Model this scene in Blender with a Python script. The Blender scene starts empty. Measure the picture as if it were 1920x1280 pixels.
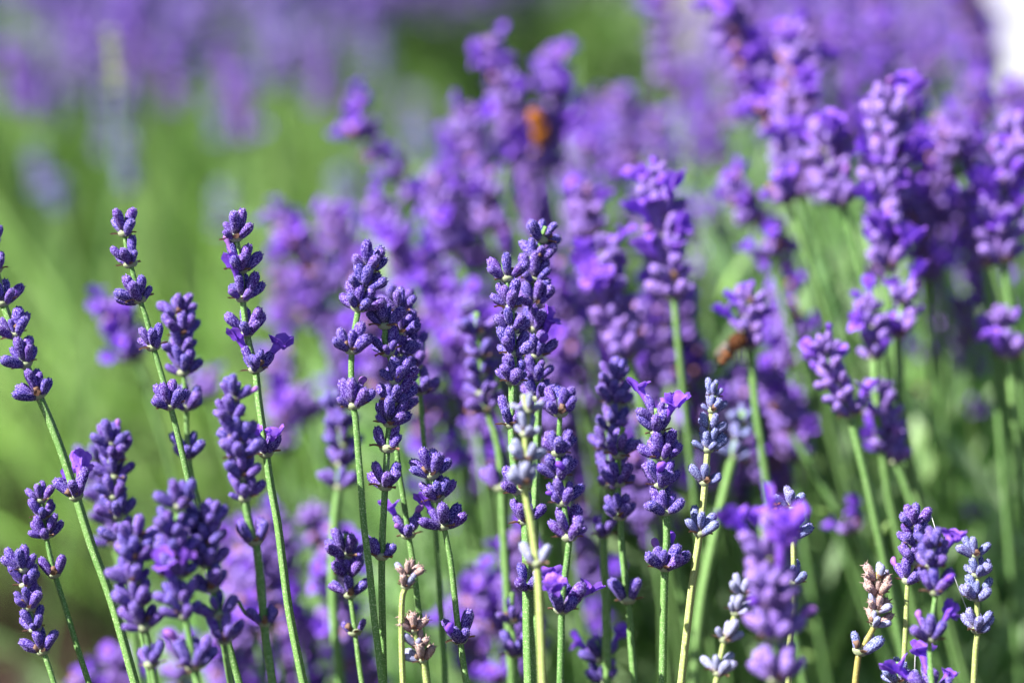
import bpy, math, random
import numpy as np
from mathutils import Vector, Matrix

random.seed(7)
rng = np.random.default_rng(7)
SC = bpy.context.scene
C = SC.collection

# ------------------------------------------------------------------ camera
PITCH = math.radians(15.0)
CAMZ, LENS, FOCUS = 0.68, 85.0, 0.70
cd = bpy.data.cameras.new('camera')
cam = bpy.data.objects.new('camera', cd)
C.objects.link(cam)
cam.location = (0, 0, CAMZ)
cam.rotation_euler = (math.pi / 2 - PITCH, 0, 0)
cd.lens = LENS
cd.sensor_width = 36
cd.clip_start = 0.02
cd.clip_end = 1000
cd.dof.use_dof = True
cd.dof.focus_distance = FOCUS
cd.dof.aperture_fstop = 3.9
SC.camera = cam

# ------------------------------------------------------------------ world, sun, exposure
TO_SUN = Vector((-0.62, -0.24, 0.74)).normalized()
elev = math.asin(TO_SUN.z)
azim = math.atan2(TO_SUN.x, TO_SUN.y)
w = bpy.data.worlds.new('World')
SC.world = w
w.use_nodes = True
nt = w.node_tree
sky = nt.nodes.new('ShaderNodeTexSky')
sky.sky_type = 'NISHITA'
sky.sun_disc = False
sky.sun_elevation = elev
sky.sun_rotation = azim
bg = nt.nodes['Background']
bg.inputs['Strength'].default_value = 0.05
nt.links.new(sky.outputs['Color'], bg.inputs['Color'])
sl = bpy.data.lights.new('sun', 'SUN')
sl.energy = 5.0
sl.angle = math.radians(0.5)
sl.color = (1.0, 0.96, 0.9)
so = bpy.data.objects.new('sun', sl)
C.objects.link(so)
so.rotation_euler = (-TO_SUN).to_track_quat('-Z', 'Y').to_euler()
SC.view_settings.view_transform = 'Standard'
SC.view_settings.look = 'None'
SC.view_settings.gamma = 1
SC.view_settings.exposure = 1.88
SC.view_settings.use_curve_mapping = False
SC.render.engine = 'CYCLES'
SC.cycles.use_denoising = True
SC.cycles.max_bounces = 7
SC.cycles.diffuse_bounces = 4
SC.cycles.transmission_bounces = 4
SC.cycles.caustics_reflective = False
SC.cycles.caustics_refractive = False

FWD = Vector((0, math.cos(PITCH), -math.sin(PITCH)))
UP = Vector((0, math.sin(PITCH), math.cos(PITCH)))
K = 36.0 / LENS / 1920.0


def P(px, py, d):
    """the point of the place seen at pixel (px, py) of the 1920 px photograph, d metres in front of the lens"""
    return Vector((0, 0, CAMZ)) + d * (FWD + Vector((1, 0, 0)) * ((px - 960) * K) + UP * ((640 - py) * K))


# ------------------------------------------------------------------ materials
def lin(r, g, b):
    return tuple(((c / 255) / 12.92 if c / 255 <= 0.04045 else ((c / 255 + 0.055) / 1.055) ** 2.4) for c in (r, g, b)) + (1,)


def mat(name, build):
    m = bpy.data.materials.new(name)
    m.use_nodes = True
    t = m.node_tree
    t.nodes.clear()
    out = t.nodes.new('ShaderNodeOutputMaterial')
    sh = build(t)
    t.links.new(sh, out.inputs['Surface'])
    return m


def N(t, kind, **kw):
    n = t.nodes.new(kind)
    for k, v in kw.items():
        if k in n.inputs:
            n.inputs[k].default_value = v
        else:
            setattr(n, k, v)
    return n


def mixc(t, fac, a, b):
    n = t.nodes.new('ShaderNodeMix')
    n.data_type = 'RGBA'
    for s, v in ((0, fac), (6, a), (7, b)):
        if hasattr(v, 'links'):
            t.links.new(v, n.inputs[s])
        else:
            n.inputs[s].default_value = v
    return n.outputs[2]


def noise(t, vec, scale, detail=2.0, rough=0.5):
    n = N(t, 'ShaderNodeTexNoise', Scale=scale, Detail=detail, Roughness=rough)
    t.links.new(vec, n.inputs['Vector'])
    return n.outputs['Fac']


def ramp(t, fac, pts):
    r = t.nodes.new('ShaderNodeValToRGB')
    e = r.color_ramp.elements
    e[0].position, e[0].color = pts[0][0], pts[0][1]
    e[1].position, e[1].color = pts[-1][0], pts[-1][1]
    for p, c in pts[1:-1]:
        x = e.new(p)
        x.color = c
    t.links.new(fac, r.inputs['Fac'])
    return r.outputs['Color']


def g(v):
    return (v, v, v, 1)


def leafy(t, col, transl, rough=0.6, spec=0.25, bump=None, tcol=None):
    p = N(t, 'ShaderNodeBsdfPrincipled', Roughness=rough)
    p.inputs['Specular IOR Level'].default_value = spec
    t.links.new(col, p.inputs['Base Color'])
    if bump is not None:
        b = N(t, 'ShaderNodeBump', Strength=bump[1], Distance=bump[2])
        t.links.new(bump[0], b.inputs['Height'])
        t.links.new(b.outputs['Normal'], p.inputs['Normal'])
    if transl <= 0:
        return p.outputs[0]
    tr = t.nodes.new('ShaderNodeBsdfTranslucent')
    t.links.new(tcol if tcol is not None else col, tr.inputs['Color'])
    mx = t.nodes.new('ShaderNodeMixShader')
    mx.inputs[0].default_value = transl
    t.links.new(p.outputs[0], mx.inputs[1])
    t.links.new(tr.outputs[0], mx.inputs[2])
    return mx.outputs[0]


def m_bud(name, dark, mid, fuzz, base, amount):
    """felted calyx: rows of pale star hairs on the ribs, paler and greener at the foot; the tip of the cup a little redder"""
    def b(t):
        tc = t.nodes.new('ShaderNodeTexCoord')
        oi = t.nodes.new('ShaderNodeObjectInfo')
        ad = t.nodes.new('ShaderNodeVectorMath')
        ad.operation = 'MULTIPLY_ADD'
        t.links.new(oi.outputs['Random'], ad.inputs[0])
        ad.inputs[1].default_value = (7, 5, 9)
        t.links.new(tc.outputs['Object'], ad.inputs[2])
        st = t.nodes.new('ShaderNodeMapping')
        st.inputs['Scale'].default_value = (1.15, 1.15, 0.7)
        t.links.new(ad.outputs[0], st.inputs['Vector'])
        big = noise(t, ad.outputs[0], 2.2)
        sp = noise(t, st.outputs[0], 19.0, 3.0, 0.7)
        c = mixc(t, big, dark, mid)
        c2 = mixc(t, ramp(t, oi.outputs['Random'], [(.0, g(0)), (.6, g(.5)), (.61, g(0)), (1, g(.15))]), c, mid)
        warm = t.nodes.new('ShaderNodeHueSaturation')
        mr = t.nodes.new('ShaderNodeMapRange')
        mr.inputs['To Min'].default_value = .485
        mr.inputs['To Max'].default_value = .535
        t.links.new(oi.outputs['Random'], mr.inputs['Value'])
        t.links.new(mr.outputs[0], warm.inputs['Hue'])
        t.links.new(c2, warm.inputs['Color'])
        c2 = warm.outputs[0]
        f = ramp(t, sp, [(0.50 - amount * 0.10, g(0)), (0.66 - amount * 0.10, g(1))])
        c3 = mixc(t, f, c2, fuzz)
        sx = t.nodes.new('ShaderNodeSeparateXYZ')
        t.links.new(tc.outputs['Object'], sx.inputs[0])
        foot = ramp(t, sx.outputs['Z'], [(0.02, g(1)), (0.36, g(0))])
        c4 = mixc(t, foot, c3, base)
        return leafy(t, c4, 0.06, 0.85, 0.12, (sp, 0.5, 0.0004))
    return mat(name, b)


M = {}
M['bud'] = m_bud('violet calyx felt', lin(27, 15, 86), lin(52, 31, 126), lin(154, 136, 212), lin(84, 78, 88), 0.3)
M['budfar'] = m_bud('violet calyx', lin(28, 16, 82), lin(60, 36, 126), lin(166, 136, 212), lin(108, 84, 92), 0.68)
M['blue'] = m_bud('frosted blue calyx felt', lin(38, 38, 100), lin(60, 62, 128), lin(150, 156, 200), lin(100, 92, 88), 0.7)
M['pale'] = m_bud('grey lilac calyx felt', lin(70, 72, 116), lin(104, 108, 146), lin(152, 156, 182), lin(128, 108, 92), 1.0)
M['dry'] = m_bud('dried calyx', lin(84, 56, 58), lin(122, 88, 82), lin(186, 162, 156), lin(104, 66, 46), 0.9)


def b_petal(t):
    tc = t.nodes.new('ShaderNodeTexCoord')
    oi = t.nodes.new('ShaderNodeObjectInfo')
    mp = t.nodes.new('ShaderNodeMapping')
    mp.inputs['Scale'].default_value = (2.2, 2.2, .55)
    t.links.new(tc.outputs['Object'], mp.inputs['Vector'])
    n = noise(t, tc.outputs['Object'], 2.8, 4)
    v = noise(t, mp.outputs[0], 7.0, 3, .7)
    c = ramp(t, n, [(.3, lin(84, 44, 178)), (.55, lin(124, 72, 206)), (.75, lin(180, 134, 232))])
    c = mixc(t, ramp(t, v, [(.5, g(0)), (.62, g(.55))]), c, lin(84, 40, 158))
    c = mixc(t, oi.outputs['Random'], c, lin(136, 86, 204))
    tr = mixc(t, n, lin(116, 66, 206), lin(180, 130, 236))
    return leafy(t, c, 0.34, 0.55, 0.25, (v, 0.5, 0.0005), tr)


M['petal'] = mat('violet corolla', b_petal)


def b_petpink(t):
    tc = t.nodes.new('ShaderNodeTexCoord')
    n = noise(t, tc.outputs['Object'], 3.0)
    c = mixc(t, n, lin(140, 84, 184), lin(176, 126, 200))
    return leafy(t, c, 0.4, 0.5, 0.3)


M['knob'] = mat('pink tipped corolla', b_petpink)


def m_stem(name, a, b_, fz, scale=1.0):
    def b(t):
        tc = t.nodes.new('ShaderNodeTexCoord')
        oi = t.nodes.new('ShaderNodeObjectInfo')
        n = noise(t, tc.outputs['Object'], 60 * scale)
        sp = noise(t, tc.outputs['Object'], 2300, 3.0, 0.6)
        c = mixc(t, n, a, b_)
        c = mixc(t, oi.outputs['Random'], c, a)
        f = ramp(t, sp, [(0.52, g(0)), (0.68, g(0.8))])
        c = mixc(t, f, c, fz)
        return leafy(t, c, 0.12, 0.65, 0.25, (sp, 0.4, 0.0002))
    return mat(name, b)


M['stem'] = m_stem('downy green stem', lin(84, 126, 62), lin(110, 146, 78), lin(178, 200, 150))
M['stempale'] = m_stem('yellow green stem', lin(142, 158, 88), lin(164, 172, 104), lin(204, 208, 160))
M['stemstraw'] = m_stem('straw stem', lin(136, 134, 68), lin(158, 140, 78), lin(190, 180, 130))
M['hair'] = mat('pale down', lambda t: leafy(t, mixc(t, 0.5, lin(184, 170, 214), lin(184, 170, 214)), 0.4, 0.8, 0.1))
M['hairgreen'] = mat('pale green down', lambda t: leafy(t, mixc(t, 0.5, lin(196, 214, 168), lin(196, 214, 168)), 0.4, 0.8, 0.1))


def b_bract(t):
    tc = t.nodes.new('ShaderNodeTexCoord')
    oi = t.nodes.new('ShaderNodeObjectInfo')
    n = noise(t, tc.outputs['Object'], 5.0, 4)
    c = mixc(t, n, lin(84, 56, 46), lin(142, 108, 86))
    c = mixc(t, oi.outputs['Random'], c, lin(124, 100, 86))
    return leafy(t, c, 0.25, 0.7, 0.2)


M['bract'] = mat('papery brown bract', b_bract)
M['node'] = m_stem('downy node', lin(128, 140, 104), lin(150, 156, 124), lin(205, 208, 186))


def m_leaf(name, cols, transl, tcols):
    def b(t):
        tc = t.nodes.new('ShaderNodeTexCoord')
        oi = t.nodes.new('ShaderNodeAttribute')
        oi.attribute_name = 'tint'
        c = ramp(t, oi.outputs['Fac'], [(i / (len(cols) - 1), x) for i, x in enumerate(cols)])
        tr = ramp(t, oi.outputs['Fac'], [(i / (len(tcols) - 1), x) for i, x in enumerate(tcols)])
        n = noise(t, tc.outputs['Object'], 90.0)
        c = mixc(t, ramp(t, n, [(0.3, g(0)), (0.8, g(0.35))]), c, lin(150, 168, 124))
        return leafy(t, c, transl, 0.5, 0.35, None, tr)
    return mat(name, b)


M['leaf'] = m_leaf('grey green lavender leaf', [lin(84, 122, 76), lin(120, 158, 104), lin(170, 194, 158), lin(142, 178, 104)], 0.5,
                   [lin(104, 156, 78), lin(152, 202, 112), lin(186, 216, 166), lin(168, 212, 110)])
M['leafbright'] = m_leaf('fresh green leaf', [lin(78, 118, 56), lin(104, 148, 70), lin(142, 160, 122), lin(122, 158, 74)], 0.55,
                         [lin(102, 160, 54), lin(128, 180, 70), lin(154, 178, 126), lin(146, 188, 72)])
M['leafdark'] = m_leaf('dark green leaf', [lin(30, 62, 24), lin(46, 84, 30), lin(64, 104, 42)], 0.3,
                       [lin(50, 92, 22), lin(66, 116, 32), lin(80, 130, 42)])
M['farflower'] = m_leaf('distant violet flowers', [lin(74, 48, 150), lin(104, 66, 172), lin(124, 86, 186), lin(112, 106, 146)], 0.25,
                        [lin(96, 56, 176), lin(124, 76, 196), lin(140, 96, 206), lin(132, 120, 176)])
M['wood'] = m_leaf('old woody stem', [lin(74, 60, 48), lin(104, 90, 72)], 0.0, [lin(74, 60, 48), lin(104, 90, 72)])


def b_soil(t):
    tc = t.nodes.new('ShaderNodeTexCoord')
    n = noise(t, tc.outputs['Object'], 7.0, 6, 0.6)
    n2 = noise(t, tc.outputs['Object'], 60.0, 5, 0.7)
    c = ramp(t, n, [(0.3, lin(40, 30, 28)), (0.55, lin(66, 51, 47)), (0.75, lin(88, 72, 64))])
    c = mixc(t, n2, c, lin(58, 44, 40))
    return leafy(t, c, 0, 0.95, 0.1, (n2, 0.8, 0.01))


def b_path(t):
    tc = t.nodes.new('ShaderNodeTexCoord')
    n = noise(t, tc.outputs['Object'], 40.0, 6, 0.7)
    c = ramp(t, n, [(0.3, lin(80, 76, 80)), (0.6, lin(108, 104, 110)), (0.8, lin(120, 116, 122))])
    return leafy(t, c, 0, 0.9, 0.1, (n, 0.7, 0.008))


def b_white(t):
    tc = t.nodes.new('ShaderNodeTexCoord')
    n = noise(t, tc.outputs['Object'], 6.0, 5, 0.6)
    c = ramp(t, n, [(0.3, lin(214, 218, 224)), (0.7, lin(236, 238, 242))])
    return leafy(t, c, 0, 0.8, 0.2, (n, 0.3, 0.004))


M['soil'] = mat('brown soil', b_soil)
M['path'] = mat('pale gravel', b_path)
M['white'] = mat('white render', b_white)


def plain(name, r, g_, b, rough=0.6, tr=0.0):
    return mat(name, lambda t: leafy(t, mixc(t, noise(t, t.nodes.new('ShaderNodeTexCoord').outputs['Object'], 300.0, 3), lin(r, g_, b), lin(r * .6, g_ * .6, b * .6)), tr, rough, 0.3))


M['withered'] = plain('withered floret', 196, 138, 116, 0.8, 0.2)
M['orange'] = plain('orange wing', 208, 124, 40, 0.6, 0.35)
M['wingdark'] = plain('dark wing edge', 60, 38, 26)
M['fur'] = plain('brown fur', 96, 56, 28, 0.9)
M['chitin'] = plain('dark chitin', 40, 28, 22, 0.35)
M['tanfur'] = plain('tan band', 140, 84, 40, 0.9)
M['wing'] = plain('clear wing', 170, 160, 150, 0.2, 0.6)
M['silk'] = plain('spider silk', 240, 240, 245, 0.3, 0.3)


# ------------------------------------------------------------------ mesh helpers
class MB:
    def __init__(s):
        s.v, s.f, s.m, s.n, s.t = [], [], [], 0, []

    def add(s, V, F, mi=0, tint=None):
        V = np.asarray(V, float).reshape(-1, 3)
        s.v.append(V)
        for a in F:
            s.f.append(np.asarray(a) + s.n)
        s.m += [mi] * len(F) if np.isscalar(mi) else list(mi)
        if tint is not None:
            s.t += [tint] * len(F)
        s.n += len(V)

    def mesh(s, name, mats, smooth=True):
        V = np.concatenate(s.v)
        me = bpy.data.meshes.new(name)
        me.from_pydata(V.tolist(), [], [tuple(int(i) for i in a) for a in s.f])
        for x in mats:
            me.materials.append(x)
        me.polygons.foreach_set('material_index', np.array(s.m, dtype=np.int32))
        me.polygons.foreach_set('use_smooth', np.full(len(s.f), smooth))
        if s.t:
            a = me.attributes.new('tint', 'FLOAT', 'FACE')
            a.data.foreach_set('value', np.array(s.t, dtype=np.float32))
        me.update()
        return me


def fast_mesh(name, V, F, mats, tint=None, mi=None, smooth=True):
    """V (n,3), F (m,k) of one face size"""
    me = bpy.data.meshes.new(name)
    m_, k = F.shape
    me.vertices.add(len(V))
    me.vertices.foreach_set('co', V.astype(np.float32).ravel())
    me.loops.add(m_ * k)
    me.loops.foreach_set('vertex_index', F.astype(np.int32).ravel())
    me.polygons.add(m_)
    me.polygons.foreach_set('loop_start', np.arange(0, m_ * k, k, dtype=np.int32))
    me.polygons.foreach_set('loop_total', np.full(m_, k, dtype=np.int32))
    me.polygons.foreach_set('use_smooth', np.full(m_, smooth))
    for x in mats:
        me.materials.append(x)
    if mi is not None:
        me.polygons.foreach_set('material_index', mi.astype(np.int32))
    if tint is not None:
        a = me.attributes.new('tint', 'FLOAT', 'FACE')
        a.data.foreach_set('value', tint.astype(np.float32))
    me.update(calc_edges=True)
    return me


def link(name, data, parent=None, basis=None):
    o = bpy.data.objects.new(name, data)
    C.objects.link(o)
    if parent is not None:
        o.parent = parent
    if basis is not None:
        o.matrix_basis = basis
    return o


def tag(o, label=None, cat=None, group=None, kind=None):
    for k, v in (('label', label), ('category', cat), ('group', group), ('kind', kind)):
        if v:
            o[k] = v
    return o


def tube(pts, rad, seg=8, square=0.0, twist=0.0):
    pts = [Vector(p) for p in pts]
    V, F = [], []
    ref = Vector((1, 0, 0))
    for i, p in enumerate(pts):
        a = pts[max(i - 1, 0)]
        b = pts[min(i + 1, len(pts) - 1)]
        t = (b - a).normalized()
        x = (ref - t * ref.dot(t))
        if x.length < 1e-4:
            x = Vector((0, 1, 0)) - t * t.y
        x.normalize()
        ref = x
        y = t.cross(x)
        r = rad[i] if hasattr(rad, '__len__') else rad
        for k in range(seg):
            th = 2 * math.pi * k / seg + twist
            rr = r * (1 + square * math.cos(4 * (th - twist)))
            V.append(p + (x * math.cos(th) + y * math.sin(th)) * rr)
    for i in range(len(pts) - 1):
        for k in range(seg):
            k2 = (k + 1) % seg
            F.append((i * seg + k, (i + 1) * seg + k, (i + 1) * seg + k2, i * seg + k2))
    F.append(tuple(range(seg)))
    F.append(tuple(range((len(pts) - 1) * seg + seg - 1, (len(pts) - 1) * seg - 1, -1)))
    return [tuple(v) for v in V], F


def catmull(pts, n=6):
    P_ = [pts[0]] + list(pts) + [pts[-1]]
    out = []
    for i in range(1, len(P_) - 2):
        p0, p1, p2, p3 = P_[i - 1], P_[i], P_[i + 1], P_[i + 2]
        for k in range(n):
            t = k / n
            out.append(0.5 * ((2 * p1) + (p2 - p0) * t + (2 * p0 - 5 * p1 + 4 * p2 - p3) * t * t + (3 * p1 - p0 - 3 * p2 + p3) * t ** 3))
    out.append(P_[-2])
    return out


# ------------------------------------------------------------------ lavender parts (unit = bud length, scaled when placed)
def bud_geo(seg, rows, curve, fat, rib=0.08, tipl=0.0, rnd=None):
    prof = [(0.0, .08), (.06, .12), (.2, .165), (.42, .195), (.62, .212), (.8, .205), (.91, .17), (.97, .10), (1.0, .02)]
    if rows < 9:
        prof = [(0.0, .09), (.25, .18), (.62, .23), (.88, .18), (1.0, .04)]
    V, F = [], []
    for i, (z, r) in enumerate(prof):
        for k in range(seg):
            th = 2 * math.pi * k / seg
            q = r * fat * (1 + (rib * (1 if k % 2 else -1) if seg >= 14 else 0) * (1 if z < .93 else .2))
            q *= 1 + .05 * math.sin(3 * th + curve * 40)
            V.append((q * math.cos(th) + curve * math.sin(z * 2.2), q * math.sin(th), z))
    for i in range(len(prof) - 1):
        for k in range(seg):
            k2 = (k + 1) % seg
            F.append((i * seg + k, i * seg + k2, (i + 1) * seg + k2, (i + 1) * seg + k))
    F.append(tuple(range((len(prof) - 1) * seg, len(prof) * seg)))
    return V, F


def hairs(V, F, n, length, rr):
    """little tapering hairs standing on the faces"""
    out, fo = [], []
    V = [Vector(v) for v in V]
    qs = [f for f in F if len(f) == 4]
    for i in range(n):
        f = rr.choice(qs)
        a, b = rr.random(), rr.random()
        p = V[f[0]].lerp(V[f[1]], a).lerp(V[f[3]].lerp(V[f[2]], a), b)
        nn = (V[f[2]] - V[f[0]]).cross(V[f[3]] - V[f[1]])
        if nn.length < 1e-12:
            continue
        nn.normalize()
        d = (nn + Vector((rr.uniform(-.6, .6), rr.uniform(-.6, .6), rr.uniform(-.6, .6)))).normalized()
        s = d.cross(Vector((rr.random(), rr.random(), rr.random()))).normalized() * length * .16
        k = len(out)
        out += [p - s, p + s, p + d * length * rr.uniform(.5, 1.1)]
        fo.append((k, k + 1, k + 2))
    return [tuple(v) for v in out], fo


def make_bud(kind, i, hi=True):
    rr = random.Random(100 + i)
    mb = MB()
    if hi:
        V, F = bud_geo(16, 9, rr.uniform(-.05, .12), rr.uniform(.88, 1.12))
    else:
        V, F = bud_geo(7, 5, rr.uniform(-.05, .12), rr.uniform(.9, 1.12))
    mb.add(V, F, 0)
    if hi:
        hv, hf = hairs(V, F, 200, .05, rr)
        mb.add(hv, hf, 1)
        # five little teeth round the mouth
        for k in range(5):
            th = 2 * math.pi * k / 5 + .3
            c, s = math.cos(th), math.sin(th)
            cx = V[-1][0] if False else (V[-16][0] + V[-8][0]) / 2
            b0 = (cx + .13 * math.cos(th - .45), .13 * math.sin(th - .45), .94)
            b1 = (cx + .13 * math.cos(th + .45), .13 * math.sin(th + .45), .94)
            tp = (cx + .12 * c, .12 * s, 1.05) if kind != 'dry' else (cx + .33 * c, .33 * s, 1.12)
            mb.add([b0, b1, tp, (cx + .05 * c, .05 * s, .97)], [(0, 1, 2), (1, 3, 2), (3, 0, 2)], 0)
    return mb.mesh('bud', [M[kind], M['hair']])


def petal_geo(W, L, bend0, bend1, cup, nx=5, ny=5, notch=0.0):
    """petal growing along +Z from the origin, bending towards +X"""
    V, F = [], []
    z = x = 0.0
    for j in range(ny + 1):
        t = j / ny
        ang = bend0 + (bend1 - bend0) * t
        if j:
            z += L / ny * math.cos(ang)
            x += L / ny * math.sin(ang)
        wd = W * (0.45 + .75 * math.sin(math.pi * min(1, .15 + .62 * t))) * (1 if t < .95 else .7)
        for i in range(nx + 1):
            u = (i / nx - .5) * 2
            rip = .035 * t * math.sin(5.1 * u + 9 * W + 7 * L + 3 * t)
            V.append((x + rip - cup * u * u * math.cos(ang), u * wd * .5 * (1 + .1 * math.sin(11 * t + 20 * W)), z + cup * u * u * math.sin(ang) - (notch * (1 - abs(u)) if t > .95 else 0)))
    for j in range(ny):
        for i in range(nx):
            a = j * (nx + 1) + i
            F.append((a, a + 1, a + nx + 2, a + nx + 1))
    return V, F


def xf(V, mtx):
    return [tuple(mtx @ Vector(v)) for v in V]


def corolla_geo(i, lo=False):
    rr = random.Random(300 + i)
    mb = MB()
    seg = 6 if lo else 10
    pr = [(0.55, .12), (.85, .13), (1.1, .15), (1.32, .2), (1.42, .24)]
    V, F = [], []
    for z, r in pr:
        for k in range(seg):
            th = 2 * math.pi * k / seg
            V.append((r * math.cos(th) + .05 * (z - .5), r * math.sin(th), z))
    for a in range(len(pr) - 1):
        for k in range(seg):
            k2 = (k + 1) % seg
            F.append((a * seg + k, a * seg + k2, (a + 1) * seg + k2, (a + 1) * seg + k))
    mb.add(V, F, 0)
    nx, ny = (2, 3) if lo else (5, 5)
    big = .95 if lo else 1.08
    for az, W, L, b0, b1, cup in ((-.42, .58, .62, -.05, .55, .05), (.42, .58, .62, -.05, .55, .05),
                                  (math.pi, .42, .46, .5, 1.75, -.05), (math.pi - 1.0, .4, .4, .5, 1.5, -.04), (math.pi + 1.0, .4, .4, .5, 1.5, -.04)):
        pv, pf = petal_geo(W * big * rr.uniform(.9, 1.15), L * big * rr.uniform(.9, 1.15), b0, b1 + rr.uniform(-.3, .3), cup, nx, ny, .04)
        mt = Matrix.Translation((.05, 0, 1.34)) @ Matrix.Rotation(az, 4, 'Z') @ Matrix.Translation((.17, 0, 0))
        mb.add(xf(pv, mt), pf, 0)
    return mb


def knob_geo(i, lo=False):
    """corolla not yet open: short tube with a rounded folded head"""
    mb = MB()
    seg = 6 if lo else 10
    pr = [(.6, .10), (.9, .11), (1.04, .125), (1.14, .165), (1.27, .17), (1.37, .12), (1.42, .03)]
    V, F = [], []
    for z, r in pr:
        for k in range(seg):
            th = 2 * math.pi * k / seg
            q = r * (1 + .2 * math.cos(2 * th + i) + .1 * math.cos(5 * th))
            V.append((q * math.cos(th) + .25 * (z - .6) ** 2, q * math.sin(th), z))
    for a in range(len(pr) - 1):
        for k in range(seg):
            k2 = (k + 1) % seg
            F.append((a * seg + k, a * seg + k2, (a + 1) * seg + k2, (a + 1) * seg + k))
    F.append(tuple(range((len(pr) - 1) * seg, len(pr) * seg)))
    mb.add(V, F, 0)
    return mb


BUD = {k: [make_bud(k, i) for i in range(6)] for k in ('bud', 'blue', 'pale', 'dry', 'budfar')}
COR = [corolla_geo(i).mesh('open_flower', [M['petal']]) for i in range(4)]
KNOB = [knob_geo(i).mesh('flower_tip', [M['knob' if i % 2 else 'petal']]) for i in range(4)]


def bract_geo(rr, size):
    """papery scale standing out under the buds"""
    pv, pf = petal_geo(.5 * size, .85 * size, rr.uniform(.7, 1.1), rr.uniform(1.0, 1.9), .12 * size, 3, 4)
    n = 4
    V = []
    for q, (x, y, z) in enumerate(pv):
        j = q // n
        V.append((x, y * (1 - (j / 4) ** 2 * .9), z + rr.uniform(-.02, .02)))
    return V, pf


def make_node(i, bracts=2, dry=False):
    """what carries the buds of one ring: felted knot, bracts and a few withered cups"""
    rr = random.Random(500 + i)
    mb = MB()
    V, F = [], []
    for z, r in ((-.12, .17), (-.02, .26), (.08, .28), (.18, .16)):
        for k in range(10):
            th = 2 * math.pi * k / 10
            V.append((r * math.cos(th) * 1.15, r * math.sin(th) * .95, z))
    for a in range(3):
        for k in range(10):
            k2 = (k + 1) % 10
            F.append((a * 10 + k, a * 10 + k2, (a + 1) * 10 + k2, (a + 1) * 10 + k))
    mb.add(V, F, 0)
    a0 = rr.uniform(0, 6.28)
    for b in range(bracts + (2 if dry else 0)):
        bv, bf = bract_geo(rr, rr.uniform(.38, .72))
        az = a0 + b * (2 * math.pi / max(1, bracts + (2 if dry else 0))) + rr.uniform(-.4, .4)
        mt = Matrix.Rotation(az, 4, 'Z') @ Matrix.Translation((.16, 0, -.04))
        mb.add(xf(bv, mt), bf, 1)
    for b in range((i % 2 == 0) + (3 if dry else 0)):      # withered corolla, crumpled and brown
        az = rr.uniform(0, 6.28)
        V = []
        pr = ((0.05, .07), (.25, .13), (.42, .17), (.54, .13))
        for z, r in pr:
            for k in range(6):
                th = 2 * math.pi * k / 6
                q = r * rr.uniform(.55, 1.35)
                V.append((q * math.cos(th), q * math.sin(th), z))
        F = [(a * 6 + k, a * 6 + (k + 1) % 6, (a + 1) * 6 + (k + 1) % 6, (a + 1) * 6 + k) for a in range(3) for k in range(6)]
        F.append(tuple(range(18, 24)))
        mt = Matrix.Rotation(az, 4, 'Z') @ Matrix.Rotation(.75, 4, 'Y')
        mb.add(xf(V, mt), F, 1)
    return mb.mesh('flower_whorl', [M['node'], M['bract']])


NODE = [make_node(i, 2 + i % 2) for i in range(8)]
NODEDRY = [make_node(20 + i, 2, True) for i in range(4)]


def layout(n, phi, pair, rr, splay=1.0):
    """directions of the n buds of one ring: two opposite bunches, outer buds splayed, inner ones steeper and set higher; (azimuth, tilt, scale, height)"""
    out = []
    for s in (0, 1):
        k = (n + 1 - s) // 2
        for j in range(k):
            u = 0 if k == 1 else (j / (k - 1) - .5) * 2
            width = .42 if pair else 1.2
            inner = (j % 2 == 1)
            az = phi + s * math.pi + u * width + rr.uniform(-.2, .2)
            tilt = (.92 if not inner else .45) * splay + rr.uniform(-.16, .16)
            z0 = rr.uniform(.08, .26) if inner else rr.uniform(-.04, .08)
            if pair:
                tilt = (.58, .32, .45)[j % 3] + rr.uniform(-.1, .1)
                z0 = 0
            sc = rr.uniform(.82, 1.08) if rr.random() > .2 else rr.uniform(.58, .8)
            out.append((az, tilt, sc, z0))
    return out


def bud_mtx(az, tilt, sc, r0=.14, z0=0.0):
    return Matrix.Rotation(az, 4, 'Z') @ Matrix.Translation((r0, 0, z0)) @ Matrix.Rotation(tilt, 4, 'Y') @ Matrix.Scale(sc, 4)


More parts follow.
